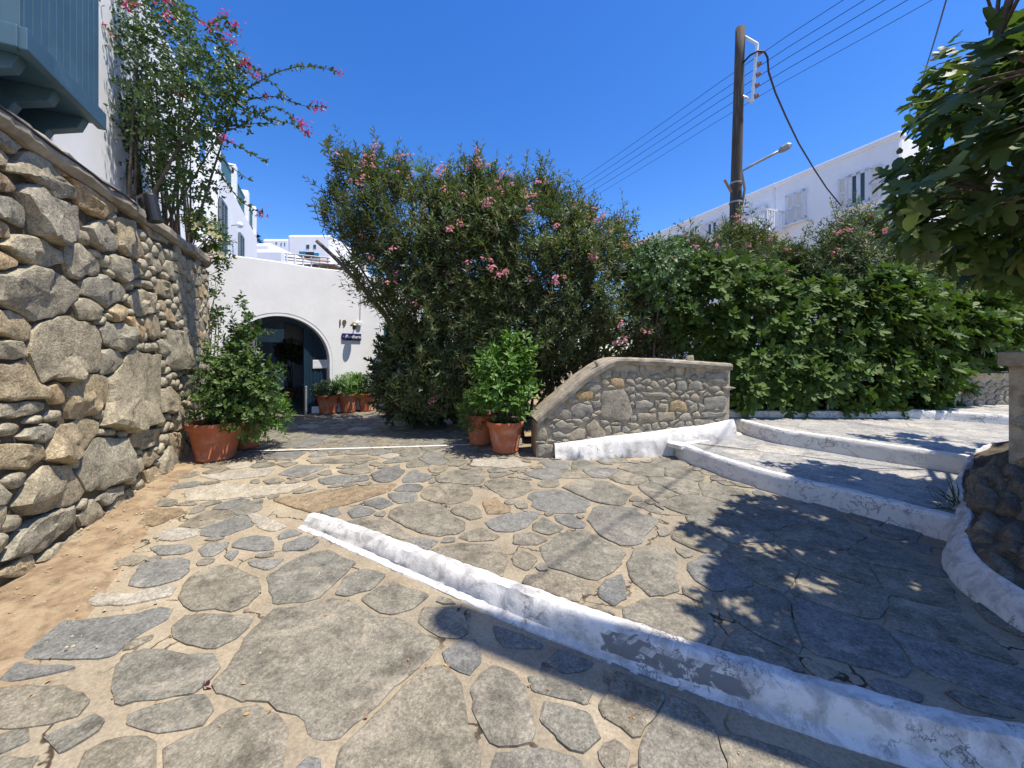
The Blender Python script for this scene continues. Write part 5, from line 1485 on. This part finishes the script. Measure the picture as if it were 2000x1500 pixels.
def oleander(label, poly, Yc, T, n, base, mat, fl, nst=22, edge=70, lsz=(.09, .16), up=.55, nb_fl=38, group='oleanders flowering pink behind the yard'):
    t = thing('oleander', label, 'shrub', base[0], group)
    p, o, d = crown(poly, Yc, T, n, edge)
    keep = np.array([noise.noise(Vector((q[0] * 1.5, q[1] * 1.5, q[2] * 1.5))) for q in p]) > -.22
    keep |= rng.random(n) < .22
    p, o, d = p[keep], o[keep], d[keep]
    # long shoots standing out of the outline
    k = int(len(p) * .07)
    rim = rng.choice(np.where(d < edge * .35)[0], k)
    pr_ = p[rim] + o[rim] * rng.uniform(.05, .3, (k, 1)) + np.array([0, 0, 1.]) * rng.uniform(0, .22, (k, 1)) * (o[rim, 2:3] > -.1)
    p = np.vstack([p, pr_]); o = np.vstack([o, o[rim]]); n = len(p)
    D = o * .55 + np.array([0, -.1, up]) + rng.normal(0, .38, (n, 3))
    L = rng.uniform(.25, .5, n); L[-k:] *= 1.5
    q = p - unit(D) * (L * .7)[:, None]
    a = shoots(q, D, L, 21, lsz, (38, 85))
    foliage('crown', LANCE, *a, mat, t)
    idx = rng.choice(n, nst, replace=False)
    stems('trunk', t, base, q[idx], .045, .008, MT['bark'])
    m = MB()
    for i in range(0, n, 2):
        m.tube([q[i], q[i] + unit(D[i:i + 1])[0] * L[i] * .9], [.006, .003], 3, cap=False)
    m.build('twigs', MT['twig'], t, fix=False)['kind'] = 'stuff'
    for (u, v) in fl:
        j = np.argmin(np.hypot((p[:, 0] / p[:, 1] * F + 1000) - u, (HZ - (p[:, 2] - EYE) / p[:, 1] * F) - v) + 25 * (p[:, 1] - Yc + T))
        for _ in range(random.choice((1, 2, 3))):
            put(random.choice(OLE_FL), 'flower_cluster', P(u + random.gauss(0, 7), v + random.gauss(0, 6), p[j, 1] - .22), t, random.uniform(.5, .85))['kind'] = 'stuff'
    top_ = np.where((d < edge * .8))[0] if len(d) else []
    for j in rng.choice(top_, min(nb_fl, len(top_)), replace=False):
        if p[j, 2] < EYE + 1.2 and random.random() < .7: continue
        put(random.choice(OLE_FL), 'flower_cluster', Vector(p[j]) + Vector((0, -.15, .12)), t, random.uniform(.45, .85))['kind'] = 'stuff'
    return t

gz = lambda x, y: (x, y, G(y) + .0)
O1 = [(622,395),(655,350),(648,298),(690,296),(702,325),(735,283),(762,300),(795,305),(803,350),(850,352),(905,335),(930,296),(958,330),(988,378),(1010,420),(1010,560),(990,640),(960,710),(905,790),(860,812),(800,800),(745,775),(752,690),(780,632),(722,585),(680,535),(658,502),(695,480),(640,455)]
t = oleander('tall oleander with a cut leaning limb beside the arch wall', O1, 7.0, 0.85, 2600, [gz(-1.1, 7.5), gz(-.9, 7.6), gz(-1.4, 7.5)], MT['oleander'],
  [(660,300),(712,355),(735,288),(785,308),(700,318),(680,345),(862,330),(905,330),(930,300),(945,325),(865,338),(755,545),(775,540),(810,600),(895,445),(880,443),(735,505),(760,505),(800,345),(845,780),(912,520),(720,300)], edge=60)
m = MB(); m.tube(bez(P(850, 780, 7.4), P(765, 600, 6.9), P(618, 470, 6.5), 12), list(np.linspace(.06, .028, 12)), 10)
m.build('cut_limb', MT['bark'], t, smooth=True, fix=False)
O2 = [(835,470),(850,400),(905,345),(965,355),(1000,345),(1060,342),(1082,382),(1130,388),(1162,412),(1212,428),(1245,480),(1275,560),(1300,630),(1345,640),(1335,690),(1190,696),(1090,735),(1030,760),(950,790),(880,800),(850,700),(835,600)]
oleander('broad oleander thick with pink blooms behind the low wall', O2, 7.25, 1.15, 4600, [gz(0.3, 7.4), gz(.8, 7.4), gz(-.2, 7.5), gz(1.4, 7.3)], MT['oleander'],
  [(1015,390),(1030,400),(1000,345),(1060,352),(1050,380),(960,520),(975,530),(985,515),(950,515),(1092,545),(1020,545),(1080,440),(1120,400),(1145,415),(1190,440),(1205,435),(1215,460),(1252,568),(1253,580),(1210,635),(1285,628),(1250,648),(1330,636),(1215,665),(960,395),(980,370),(945,410),(1180,430),(1145,500),(1240,470),(1215,670),(1020,378)], nst=34)
O3 = [(1235,478),(1290,462),(1340,455),(1390,442),(1440,428),(1490,440),(1530,455),(1560,470),(1570,560),(1500,600),(1400,560),(1300,560),(1250,540)]
oleander('olive-leaved oleander in front of the utility pole', [(u_, v_ + 10) for u_, v_ in O3], 8.3, .9, 1500, [gz(3.6, 8.4), gz(4.4, 8.4)], MT['oleander'], [(1290,468),(1455,474),(1240,470),(1440,430),(1530,480),(1510,505)], nst=14)
O4 = [(1550,490),(1590,470),(1625,435),(1650,410),(1690,408),(1725,425),(1770,450),(1830,470),(1900,500),(1930,580),(1860,660),(1700,650),(1600,600),(1560,560)]
oleander('dusty oleander beneath the shuttered window of the terrace house', [(u_, v_ + 10) for u_, v_ in O4], 7.9, .9, 2100, [gz(5.8, 8.0), gz(6.6, 8.0)], MT['oleander'], [(1640,455),(1655,450),(1735,455)], nst=14)
O5 = [(1850,560),(1900,540),(2060,540),(2060,730),(1990,735),(1870,735),(1840,700)]
t = thing('hedge_shrub', 'dark dense shrub behind the far low wall', 'shrub', gz(9, 8))
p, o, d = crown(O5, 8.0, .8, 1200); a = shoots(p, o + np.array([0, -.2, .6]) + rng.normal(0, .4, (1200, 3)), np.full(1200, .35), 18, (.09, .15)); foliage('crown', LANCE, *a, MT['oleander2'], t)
stems('trunk', t, [gz(8.6, 8), gz(9.4, 8)], p[:10], .04, .01, MT['bark'])
O6 = [(748,690),(775,650),(830,640),(905,680),(905,790),(860,815),(780,812),(745,785),(738,735)]
t = thing('evergreen_shrub', 'dark shaded shrub at the foot of the tall oleander', 'shrub', gz(-1.8, 7.3))
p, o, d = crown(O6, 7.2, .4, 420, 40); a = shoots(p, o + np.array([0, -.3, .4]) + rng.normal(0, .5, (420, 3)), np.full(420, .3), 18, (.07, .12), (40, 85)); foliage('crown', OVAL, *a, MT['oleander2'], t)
stems('trunk', t, [gz(-1.8, 7.3), gz(-1.5, 7.3)], p[:10], .03, .008, MT['bark'])
LTp = [(1228,530),(1250,490),(1290,480),(1330,490),(1360,530),(1350,580),(1320,620),(1280,625),(1245,590)]
t = thing('leafy_tree', 'pale green small-leaved tree between oleander and fig hedge', 'tree', gz(2.5, 7.0))
p, o, d = crown(LTp, 6.8, .4, 330, 40); a = shoots(p, o * .8 + np.array([0, -.3, -.1]) + rng.normal(0, .5, (330, 3)), np.full(330, .3), 16, (.06, .1), (40, 90)); foliage('crown', OVAL, *a, MT['light'], t)
stems('trunk', t, [gz(2.5, 7.0)], p[:9], .05, .008, MT['bark'])

# fan palm showing over the tall oleander
pm = thing('fan_palm', 'fan palm crown peeping over the tall oleander', 'palm', (-3.0, 12.5, .2))
pc = P(825, 372, 12.5)
m = MB(); m.tube([(pc.x, pc.y, .1), (pc.x + .1, pc.y, 3), pc], [.16, .14, .12], 8); m.build('trunk', MT['bark'], pm, smooth=True)
for k in range(11):
    th = k * 2.4; el = random.uniform(-.2, .8); dd = np.array([math.cos(th) * math.cos(el), math.sin(th) * math.cos(el), math.sin(el)])
    c = np.array(pc) + dd * .6; n = 17; sd = unit(np.cross(dd, [0, 0, 1.0])[None])[0]; up_ = np.cross(sd, dd)
    an = np.linspace(-1.2, 1.2, n)
    dr = dd[None] * np.cos(an)[:, None] + sd[None] * np.sin(an)[:, None]
    o = foliage('frond', GRASS, np.tile(c, (n, 1)), dr, np.tile(up_, (n, 1)), np.full(n, .6), MT['light'], pm, False)
cf = thing('conifer', 'dark conifer tip beside the wing of the white house', 'tree', P(494, 690, 40))
pc = P(494, 455, 40); n = 500
h = rng.uniform(0, 1, n); th = rng.uniform(0, 6.3, n); r = (.15 + 1.6 * h) * rng.uniform(.3, 1, n)
pp = np.c_[pc.x + r * np.cos(th), pc.y + r * np.sin(th), pc.z - h * 2.6]
foliage('crown', WIDE, pp, np.c_[np.cos(th), np.sin(th), rng.uniform(-.2, .4, n)], np.tile([0, 0, 1.], (n, 1)), rng.uniform(.3, .55, n), MT['pine'], cf)
m = MB(); m.tube([(pc.x, pc.y, -.2), pc], [.3, .05], 7); m.build('trunk', MT['bark'], cf)

# ---- fig hedge: large lobed leaves
FGM = {}
def fig_mesh(mat):
    if mat.name not in FGM:
        FGM[mat.name] = []
        for k in range(8):
            V = FIG[0].copy(); V[:, 2] += .05 * np.sin(V[:, 0] * 7 + k) - .07 * (k % 4) * V[:, 1] ** 2 + (.0, .25, -.2, .4)[k // 2] * np.abs(V[:, 0]); V[:, 0] *= (1, .9, 1.08, .95, .8, 1.0, .86, 1.05)[k]; V[:, 1] += .06 * np.sin(V[:, 0] * 5 + k)
            FGM[mat.name].append(fast_mesh('leaf', V, FIG[1], mat))
    return FGM[mat.name]
from mathutils import Matrix
def place_leaves(pos, dirv, nrm, size, mat, parent, nobj, score):
    order = np.argsort(-score)
    ms = fig_mesh(mat)
    y = unit(dirv); x = unit(np.cross(y, nrm)); z = np.cross(x, y)
    for i in order[:nobj]:
        o = bpy.data.objects.new('leaf', ms[i % 8])
        M = Matrix.Identity(4)
        for r in range(3):
            M[r][0], M[r][1], M[r][2], M[r][3] = x[i, r] * size[i], y[i, r] * size[i], z[i, r] * size[i], pos[i, r]
        link(o, parent)
        o.matrix_parent_inverse = Matrix.Identity(4)
        o.matrix_basis = parent.matrix_basis.inverted() @ M
    k = order[nobj:]
    foliage('foliage', FIG, pos[k], dirv[k], nrm[k], size[k], mat, parent)

fb = thing('fig_hedge', 'spreading fig hedge with big lobed leaves along the landing', 'hedge', gz(4.8, 6.8))
FBp = [(1300,620),(1335,540),(1390,505),(1450,512),(1520,535),(1590,560),(1650,560),(1720,530),(1790,560),(1880,590),(1965,575),(1985,640),(1980,715),(1880,722),(1868,760),(1850,790),(1770,800),(1650,792),(1560,800),(1480,806),(1432,795),(1428,712),(1340,690)]
p, o, d = crown(FBp, 6.85, .55, 720, 60, .6)
LOp = [(1432,700),(1500,690),(1620,700),(1760,700),(1868,715),(1862,770),(1800,798),(1640,792),(1560,800),(1480,808),(1436,796)]
p_, o_, d_ = crown(LOp, 6.35, .2, 150, 30, .5)
p = np.vstack([p, p_]); o = np.vstack([o, o_]); nfb = len(p)
D = o * .5 + np.array([0, -.55, .35]) + rng.normal(0, .4, (nfb, 3))
lp_, ld, ln, ls = shoots(p, D, np.full(nfb, .22), 7, (.15, .26), (30, 85), 0.1)
ld = ld + np.array([0, -.15, -.25]); ln = unit(ln + np.array([.25, -.35, .8]))
place_leaves(lp_, ld, ln, ls, MT['figleaf'], fb, 300, ls / lp_[:, 1] - .08 * (lp_[:, 1] - 6.3))
stems('stem', fb, [gz(3.9, 6.9), gz(4.8, 6.9), gz(5.8, 6.9), gz(6.6, 6.9)], p[:40], .035, .008, MT['bark'])

# ---- near fig tree on the right
ft = thing('fig_tree', 'fig tree with broad leaves overhanging the stone pier', 'tree', (4.3, 2.45, .4))
VIS = [(1728,352),(1790,328),(1788,262),(1815,150),(1868,98),(1915,72),(1962,90),(1975,20),(2200,-40),(2200,600),(1985,560),(1930,545),(1890,500),(1800,490),(1745,465),(1728,410)]
def in_view(q):
    if q[1] < .25: return None
    u = 1000 + F * q[0] / q[1]; v = HZ - F * (q[2] - EYE) / q[1]
    if -20 < u < 2030 and -40 < v < 1500: return (u, v)
    return None
shp = []
def sample_shadow(poly, off, n, zr):
    xs = [a[0] for a in poly]; ys = [a[1] for a in poly]; k = 0; tries = 0
    while k < n and tries < 20000:
        tries += 1
        u, v = random.uniform(min(xs), max(xs)), random.uniform(min(ys), max(ys))
        if not inside(poly, u, v): continue
        x, y = BP(u, v, off); z0 = G(y) + off; Z = random.uniform(*zr); s = (Z - z0) / TAN
        q = (x - SH.x * s, y - SH.y * s, Z)
        w_ = in_view(q)
        if w_ and not inside(VIS, *w_): continue
        if math.hypot(q[0] - 4.2, q[1] - 2.4) > 4.2: continue
        shp.append(q); k += 1
sample_shadow([(1325,1060),(1385,990),(1450,958),(1550,985),(1700,1030),(1850,1070),(1880,1120),(2000,1240),(2100,1400),(1950,1415),(1750,1390),(1570,1360),(1450,1310),(1365,1250),(1335,1150)], 0, 100, (2.5, 4.6))
sample_shadow([(1650,1040),(1850,1075),(2000,1240),(2100,1400),(1950,1400),(1760,1330),(1660,1180)], 0, 105, (2.3, 4.4))
sample_shadow([(1500,905),(1570,890),(1680,915),(1900,950),(1890,985),(1700,975),(1570,940)], .19, 46, (2.2, 4.6))
sample_shadow([(1540,1330),(1750,1370),(1950,1395),(2080,1440),(2060,1490),(1800,1480),(1600,1430)], -.05, 46, (2.3, 4.2))
sample_shadow([(1850,1000),(2080,1000),(2080,1320),(1900,1150)], .2, 60, (2.2, 4.6))
sample_shadow([(1660,852),(1740,848),(1960,866),(1960,900),(1760,870)], .38, 16, (2.2, 4.2))
pv, ov, dv_ = crown(VIS, 3.05, .38, 108, 60, .5)
tips = np.vstack([np.array(shp), pv])
c = np.array([4.0, 2.6, 3.0])
D = unit(tips - c) * .7 + np.array([0, 0, .45]) + rng.normal(0, .3, tips.shape)
ns_ = len(tips)
lp_, ld, ln, ls = shoots(tips - unit(D) * .12, D, np.full(ns_, .26), 8, (.13, .22), (40, 95), 0.05)
ld = ld + np.array([0, 0, -.22]); ln = unit(ln + np.array([.3, -.1, 1.0]))
uv = [in_view(q) for q in lp_]
ok = np.array([(w_ is None) or bool(inside(VIS, *w_)) or float(edge_dist(VIS, np.array(w_[0]), np.array(w_[1]))) < 22 for w_ in uv])
lp_, ld, ln, ls = lp_[ok], ld[ok], ln[ok], ls[ok]; vis = np.array([w_ is not None for w_ in uv])[ok]
place_leaves(lp_, ld, ln, ls, MT['figtree'], ft, 300, vis * 10 + ls / np.maximum(lp_[:, 1], .3))
m = MB()
tb = Vector((4.3, 2.45, .25)); tt = Vector((4.15, 2.4, 1.9))
m.tube(bez(tb, (4.38, 2.5, 1.0), tt, 8), list(np.linspace(.13, .09, 8)), 10)
m.build('trunk', MT['bark'], ft, smooth=True, fix=False)
offv = [i for i in range(ns_) if in_view(tips[i]) is None]
inv = [i for i in range(ns_) if in_view(tips[i]) is not None]
ends = [tips[i] for i in list(rng.choice(offv, 7, replace=False)) + list(rng.choice(inv, 6, replace=False))]
limbs = [bez(tt, tt + (Vector(e) - tt) * .4 + Vector((random.uniform(-.2, .2), random.uniform(-.2, .2), .55)), e, 12) for e in ends]
m = MB()
for l in limbs: m.tube(l, list(np.linspace(.06, .014, 12)), 7)
pts_ = np.array([list(q) for l in limbs for q in l[2:]])
for e in tips:
    j = np.argmin(np.linalg.norm(pts_ - e, axis=1) + .3 * (pts_[:, 2] > e[2]))
    a = Vector(pts_[j]); b = Vector(e)
    m.tube(bez(a, (a + b) / 2 + Vector((0, 0, .12)), b, 5), [.011, .010, .009, .007, .005], 5, cap=False)
m.build('limb', MT['bark'], ft, smooth=True, fix=False)
for (u, v, Y) in ((1748, 358, 2.85), (1757, 300, 2.9), (1945, 330, 2.8)):
    m = MB(); m.lathe([(0, 0), (.016, .004), (.02, .02), (.012, .034), (.003, .045)], P(u, v, Y), 10); m.build('fruit', MT['light'], ft, smooth=True)

# ---- bougainvillea on the white house
bg = thing('bougainvillea', 'rambling bougainvillea with magenta bracts on the white house wall', 'climber', hA(5.2, 3.1, .2))
BG = [(192,30),(230,-20),(320,-20),(345,20),(390,60),(430,80),(455,110),(480,170),(500,200),(470,240),(430,250),(415,290),(370,300),(330,330),(260,310),(235,250),(205,200)]
cores = []
p, o, d = crown(BG, 5.3, .45, 900, 60, .5)
BGlo = [(205,200),(410,240),(420,330),(400,420),(300,380),(240,320),(205,270)]
p2, o2, d2 = crown(BGlo, 5.5, .3, 300, 50, .5)
pall = np.vstack([p, p2])
fc = np.array([-.2, -.3, .25])
a = shoots(pall, np.vstack([o, o2]) * .6 + fc + rng.normal(0, .6, pall.shape), rng.uniform(.15, .35, len(pall)), 9, (.05, .085), (45, 95))
sprays = [
 [(440,200),(520,150),(570,130),(620,128),(664,143)], [(430,215),(500,190),(545,185),(590,210),(632,208)], [(420,260),(470,250),(530,200),(570,225),(600,262)],
 [(420,250),(470,245),(510,238),(540,242)], [(430,270),(480,290),(500,310),(525,316)], [(330,20),(380,30),(430,70),(455,120),(470,150)], [(400,60),(420,40),(445,25),(450,75),(462,50)],
 [(450,150),(480,110),(500,140),(540,165),(560,190)], [(420,300),(455,330),(470,340),(488,352)], [(425,330),(450,370),(475,400),(515,418)], [(440,190),(500,225),(560,240),(590,248)], [(300,-10),(330,5),(350,8),(380,18)]]
sp_p, sp_d = [], []
mst = MB()
for s in sprays:
    Y0 = 5.2
    pts = resample([(u, v) for u, v in s], 12)
    dz = random.uniform(-.4, .3)
    q3 = [P(q.x, q.y, Y0 + dz * i / len(pts)) for i, q in enumerate(pts)]
    mst.tube(q3, list(np.linspace(.010, .003, len(q3))), 4, cap=False)
    for i in range(len(q3) - 1):
        for _ in range(5):
            sp_p.append(q3[i] + (q3[i + 1] - q3[i]) * random.random()); v = (q3[i + 1] - q3[i]).normalized() + Vector((random.gauss(0, .8), random.gauss(0, .8), random.gauss(0, .8))); sp_d.append(v)
sp_p = np.array([list(q) for q in sp_p]); sp_d = np.array([list(q) for q in sp_d])
A = [np.vstack([a[0], sp_p]), np.vstack([a[1], sp_d]), np.vstack([a[2], rng.normal(0, .5, sp_p.shape) + np.array([0, -.2, .8])]), np.r_[a[3], rng.uniform(.045, .08, len(sp_p))]]
foliage('crown', OVAL, *A, MT['boug'], bg)
mst.build('spray_stems', MT['twig'], bg, fix=False)['kind'] = 'stuff'
bt = [hA(y, 3.0, .12) for y in (5.0, 5.6, 6.2, 6.9, 7.4)]
tg = np.vstack([p[rng.choice(900, 16, replace=False)], p2[:14]])
stems('trunk', bg, bt, tg, .03, .006, MT['bark'], .3)
for u, v in [(246, 8), (210, 62), (264, 12), (326, 30), (443, 28), (448, 75), (456, 82), (462, 48), (420, 45), (485, 125), (495, 140), (505, 148), (480, 118), (664, 143), (632, 208), (622, 212), (593, 262), (600, 250), (585, 238), (441, 268), (446, 275), (520, 185), (330, 2), (351, 183), (590, 246), (512, 417), (400, 52)]:
    put(random.choice(BOU_FL), 'bract_cluster', P(u, v, 4.8 if u < 470 else 5.1), bg, random.uniform(.55, .95))['kind'] = 'stuff'
hb = thing('hibiscus', 'pale-flowered hibiscus leaning over the end of the boulder wall', 'shrub', (-5.7, 6.6, 3.0))
HBp = [(362,432),(390,420),(420,440),(438,480),(445,505),(425,520),(405,480),(380,455)]
p, o, d = crown(HBp, 6.6, .25, 90, 20); a = shoots(p, o + rng.normal(0, .5, (90, 3)), np.full(90, .18), 9, (.06, .1), (40, 90)); foliage('crown', OVAL, *a, MT['pot1'], hb)
stems('stem', hb, [(-5.75, 6.65, 2.9), (-5.6, 6.5, 2.9)], p[:14], .015, .005, MT['twig'])
for i in range(24): put(HIB_FL[0], 'blossom', Vector(p[i]) + Vector((.05, -.15, .02)), hb, random.uniform(.7, 1.1))
HC = [(412,520),(425,540),(432,600),(425,650),(405,640),(412,580)]
p, o, d = crown(HC, 6.5, .12, 40, 20)
t = thing('trailing_climber', 'sparse climber trailing down the end of the boulder wall', 'climber', (-5.1, 6.5, 1.2))
a = shoots(p, o + rng.normal(0, .5, (40, 3)), np.full(40, .16), 8, (.05, .08), (40, 90)); foliage('crown', OVAL, *a, MT['pot1'], t)
stems('stem', t, [(-5.1, 6.5, .3)], p[:6], .01, .004, MT['twig'])

# ---------------------------------------------------------------- potted plants
def pot(par, x, y, r, h, z=None, rim=True):
    z = G(y) + .012 if z is None else z
    m = MB()
    m.lathe([(0, 0), (r * .68, 0), (r * .70, h * .07), (r * .67, h * .09), (r * .90, h * .80), (r * .91, h * .82), (r * .99, h * .84), (r, h * .98), (r * .98, h), (r * .88, h), (r * .86, h * .9)], (x, y, z), 36)
    po = m.build('pot', MT['terra'], par, smooth=False, bevel=0)
    for pl in po.data.polygons: pl.use_smooth = True
    m = MB(); m.lathe([(0, h * .9), (r * .5, h * .91), (r * .865, h * .89)], (x, y, z), 24); m.build('soil', MT['soil'], par, smooth=True)
    return z + h
def potted(label, x, y, r, h, ctrs, n, nl, ls, tmpl, mat, up=.6, ang=(35, 85), L=.2, name='potted_shrub', st=8, z=None, group='terracotta pots in the yard'):
    t = thing(name, label, 'potted plant', (x, y, G(y)), group)
    zt = pot(t, x, y, r, h, z)
    ps = []
    for (cx, cy, cz, rx, rz) in ctrs:
        k = int(n * rx * rx * rz / sum(c[3] ** 2 * c[4] for c in ctrs)) + 6
        v = rng.normal(size=(k, 3)); v = unit(v) * rng.uniform(.35, 1, (k, 1)) ** .6
        q = np.array([cx, cy, cz]) + v * np.array([rx, rx, rz]); ps.append(np.c_[q, v])
    A = np.vstack(ps); q, o = A[:, :3], A[:, 3:]
    a = shoots(q, o * .7 + np.array([0, 0, up]) + rng.normal(0, .35, q.shape), np.full(len(q), L), nl, ls, ang)
    foliage('foliage', tmpl, *a, mat, t)
    stems('stem', t, [(x + random.uniform(-.3, .3) * r, y + random.uniform(-.3, .3) * r, zt - h * .12) for _ in range(6)], q[rng.choice(len(q), min(st * 2, len(q)), replace=False)], .012, .004, MT['twig'])
    return t
x, y = BP(422, 905); r = .33; y += .2; x = (422 - 1000) / F * y
potted('bushy shrub in the largest terracotta pot against the boulder wall', x, y, r, .50,
  [(x + .08, y, .95, .30, .32), (x + .32, y, 1.0, .30, .40), (x + .12, y + .1, 1.35, .32, .30), (x + .45, y + .1, 1.2, .26, .3), (x + .3, y + .1, 2.0, .10, .3), (x + .44, y + .1, 1.86, .11, .13), (x + .22, y + .1, 1.72, .12, .26), (x + .36, y + .1, 1.66, .10, .12), (x + .62, y, .9, .18, .2), (x + .48, y - .05, .58, .16, .18)], 560, 10, (.05, .09), OVAL, MT['pot1'], .35, (40, 95), .16, st=16)
x2, y2 = BP(470, 880)
t = potted('feathery lime green plant in a small pot behind the largest pot', x2, y2 + .15, .2, .36, [(x2 + .32, y2 + .1, .62, .26, .25), (x2 + .1, y2 + .1, .8, .2, .2)], 150, 12, (.08, .14), LANCE, MT['pot2'], .5, (30, 80), .15)
x, y = BP(985, 888); y += .15; x = (987 - 1000) / F * y
potted('broad-leaved plant in the terracotta pot touching the low wall', x, y, .275, .44, [(x + .02, y, 1.0, .33, .35), (x + .1, y, 1.3, .25, .3), (x - .05, y, .8, .3, .22), (x - .22, y, 1.3, .1, .2), (x + .2, y, 1.45, .1, .2)], 150, 11, (.10, .17), WIDE, MT['pot2'], .9, (35, 95), .28)
y += .42; x = (938 - 1000) / F * y
potted('fine-leaved bush in the pot tucked behind the broad-leaved plant', x, y, .24, .46, [(x - .08, y, .72, .22, .22), (x - .1, y - .1, .52, .2, .16)], 190, 12, (.045, .08), LANCE, MT['pot1'], .3, (40, 95), .12)
row = [(612, 802, .22, .42, 'pale variegated plant in the pot beside the gate opening', [(0, 0, .65, .16, .22), (.02, 0, .9, .12, .2)], 'light', OVAL, (.05, .08)),
 (641, 811, .25, .42, 'low dark plant in the widest pot of the arch row', [(0, 0, .52, .27, .13)], 'oleander2', OVAL, (.04, .07)),
 (680, 808, .22, .42, 'bright feathery plant in the pot below the navy sign', [(0, 0, .6, .3, .2), (.1, 0, .6, .25, .2)], 'pot2', LANCE, (.08, .13)),
 (717, 805, .22, .40, 'shaded bush in the pot at the edge of the oleander', [(0, 0, .6, .25, .22)], 'oleander2', OVAL, (.05, .08)),
 (772, 808, .24, .36, 'sparse plant in the pot under the tall oleander', [(0, 0, .5, .2, .16)], 'oleander2', OVAL, (.05, .08)),
 (803, 811, .2, .30, 'small empty-looking pot under the tall oleander', [(0, 0, .36, .13, .08)], 'oleander2', OVAL, (.04, .06)),
 (876, 808, .18, .36, 'narrow pot with seedlings behind the oleander trunks', [(0, 0, .45, .12, .1)], 'pot1', OVAL, (.04, .06))]
for u, v, r, h, lab, ct, mt, tm, ls in row:
    x, y = BP(u, v); y += r * .7; x = (u - 1000) / F * y
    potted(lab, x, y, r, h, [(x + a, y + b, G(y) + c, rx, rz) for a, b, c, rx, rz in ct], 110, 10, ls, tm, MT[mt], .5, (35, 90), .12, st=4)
# plants inside the passage
for i, (u, v, Y, lab, s) in enumerate([(588, 720, 12.2, 'bright potted plant deep inside the gateway passage', .32), (566, 690, 10.9, 'leafy plant hanging in the shade of the gateway passage', .3)]):
    q = P(u, v, Y)
    potted(lab, q.x, q.y, .2, .36, [(q.x, q.y, q.z, s, s)], 90, 10, (.07, .12), OVAL, MT['pot2'] if i == 0 else MT['pot1'], .3, (35, 90), .15, st=4, group=None, z=G(8) + .02)
# weed by the steps
wx, wy = BP(1862, 992, .19)
t = tag(foliage('weed', GRASS, np.tile([wx, wy - .03, G(wy) + .19], (46, 1)) + rng.normal(0, .05, (46, 3)) * np.array([1, .6, 0]), rng.normal(0, .6, (46, 3)) + np.array([-.2, -.2, .8]), rng.normal(0, .4, (46, 3)) + np.array([0, -1, .4]), rng.uniform(.14, .3, 46), MT['oleander2'], None, False), 'tuft of dark weeds on the step by the pier', 'weed')

# fallen bract and dry leaves on the paving
bx, by = BH(398, 1348)
me = flower_mesh('fallen_bract', MT['purple'], 1, .001, .038, 3)
o = bpy.data.objects.new('fallen_bract', me); o.location = (bx, by, H(bx, by) + .014); o.rotation_euler = (.1, 0, .6); link(o)
tag(o, 'fallen purple bract lying on the flagstones', 'petal')
dl = []
for u, v in [(302, 1376), (488, 1398), (530, 1390), (720, 1402), (868, 1300), (875, 1310), (1090, 1296), (60, 1335), (100, 1328), (220, 1362), (470, 1340), (330, 1245), (1310, 1350), (1340, 1392), (640, 1205), (1160, 1330)]:
    x, y = BH(u, v); dl.append((x, y, H(x, y) + .012))
dl = np.array(dl); n = len(dl)
ms = fast_mesh('dry_leaf', OVAL[0] * .028, OVAL[1], MT['dry'])
for q in dl:
    o = bpy.data.objects.new('dry_leaf', ms); o.location = q; o.rotation_euler = (random.uniform(-.2, .2), random.uniform(-.2, .2), random.uniform(0, 6.3)); s = random.uniform(.5, 1.1); o.scale = (s, s, s); link(o)
    tag(o, 'tiny dry orange leaf lying on the flagstones', 'leaf', 'dry leaves scattered on the paving')

# fine litter of dry flower and leaf scraps
n = 260
xs_ = rng.uniform(-3.4, 2.2, n); ys_ = rng.uniform(1.4, 5.2, n)
for i in range(0, n, 2):      # half of it gathers below the kerb and along the wall foot
    if i % 4: ys_[i] = rng.uniform(1.9, 5.4); xs_[i] = wall_x(ys_[i]) + rng.uniform(.12, .7)
    else:
        k = rng.integers(0, len(K1) - 3); f = rng.random(); q = Vector(K1[k]) * (1 - f) + Vector(K1[k + 1]) * f
        xs_[i], ys_[i] = q.x - .06 - rng.uniform(.06, .3), q.y - rng.uniform(.1, .3)
pp = np.array([(x, y, H(x, y) + .014) for x, y in zip(xs_, ys_)])
lit = foliage('leaf_litter', OVAL, pp, rng.normal(0, 1, (n, 3)) * np.array([1, 1, .15]), np.tile([0, 0, 1.], (n, 1)) + rng.normal(0, .2, (n, 3)), rng.uniform(.006, .02, n), MT['dry'], None)
tag(lit, 'scraps of dry leaf and petal strewn over the paving', kind='stuff')
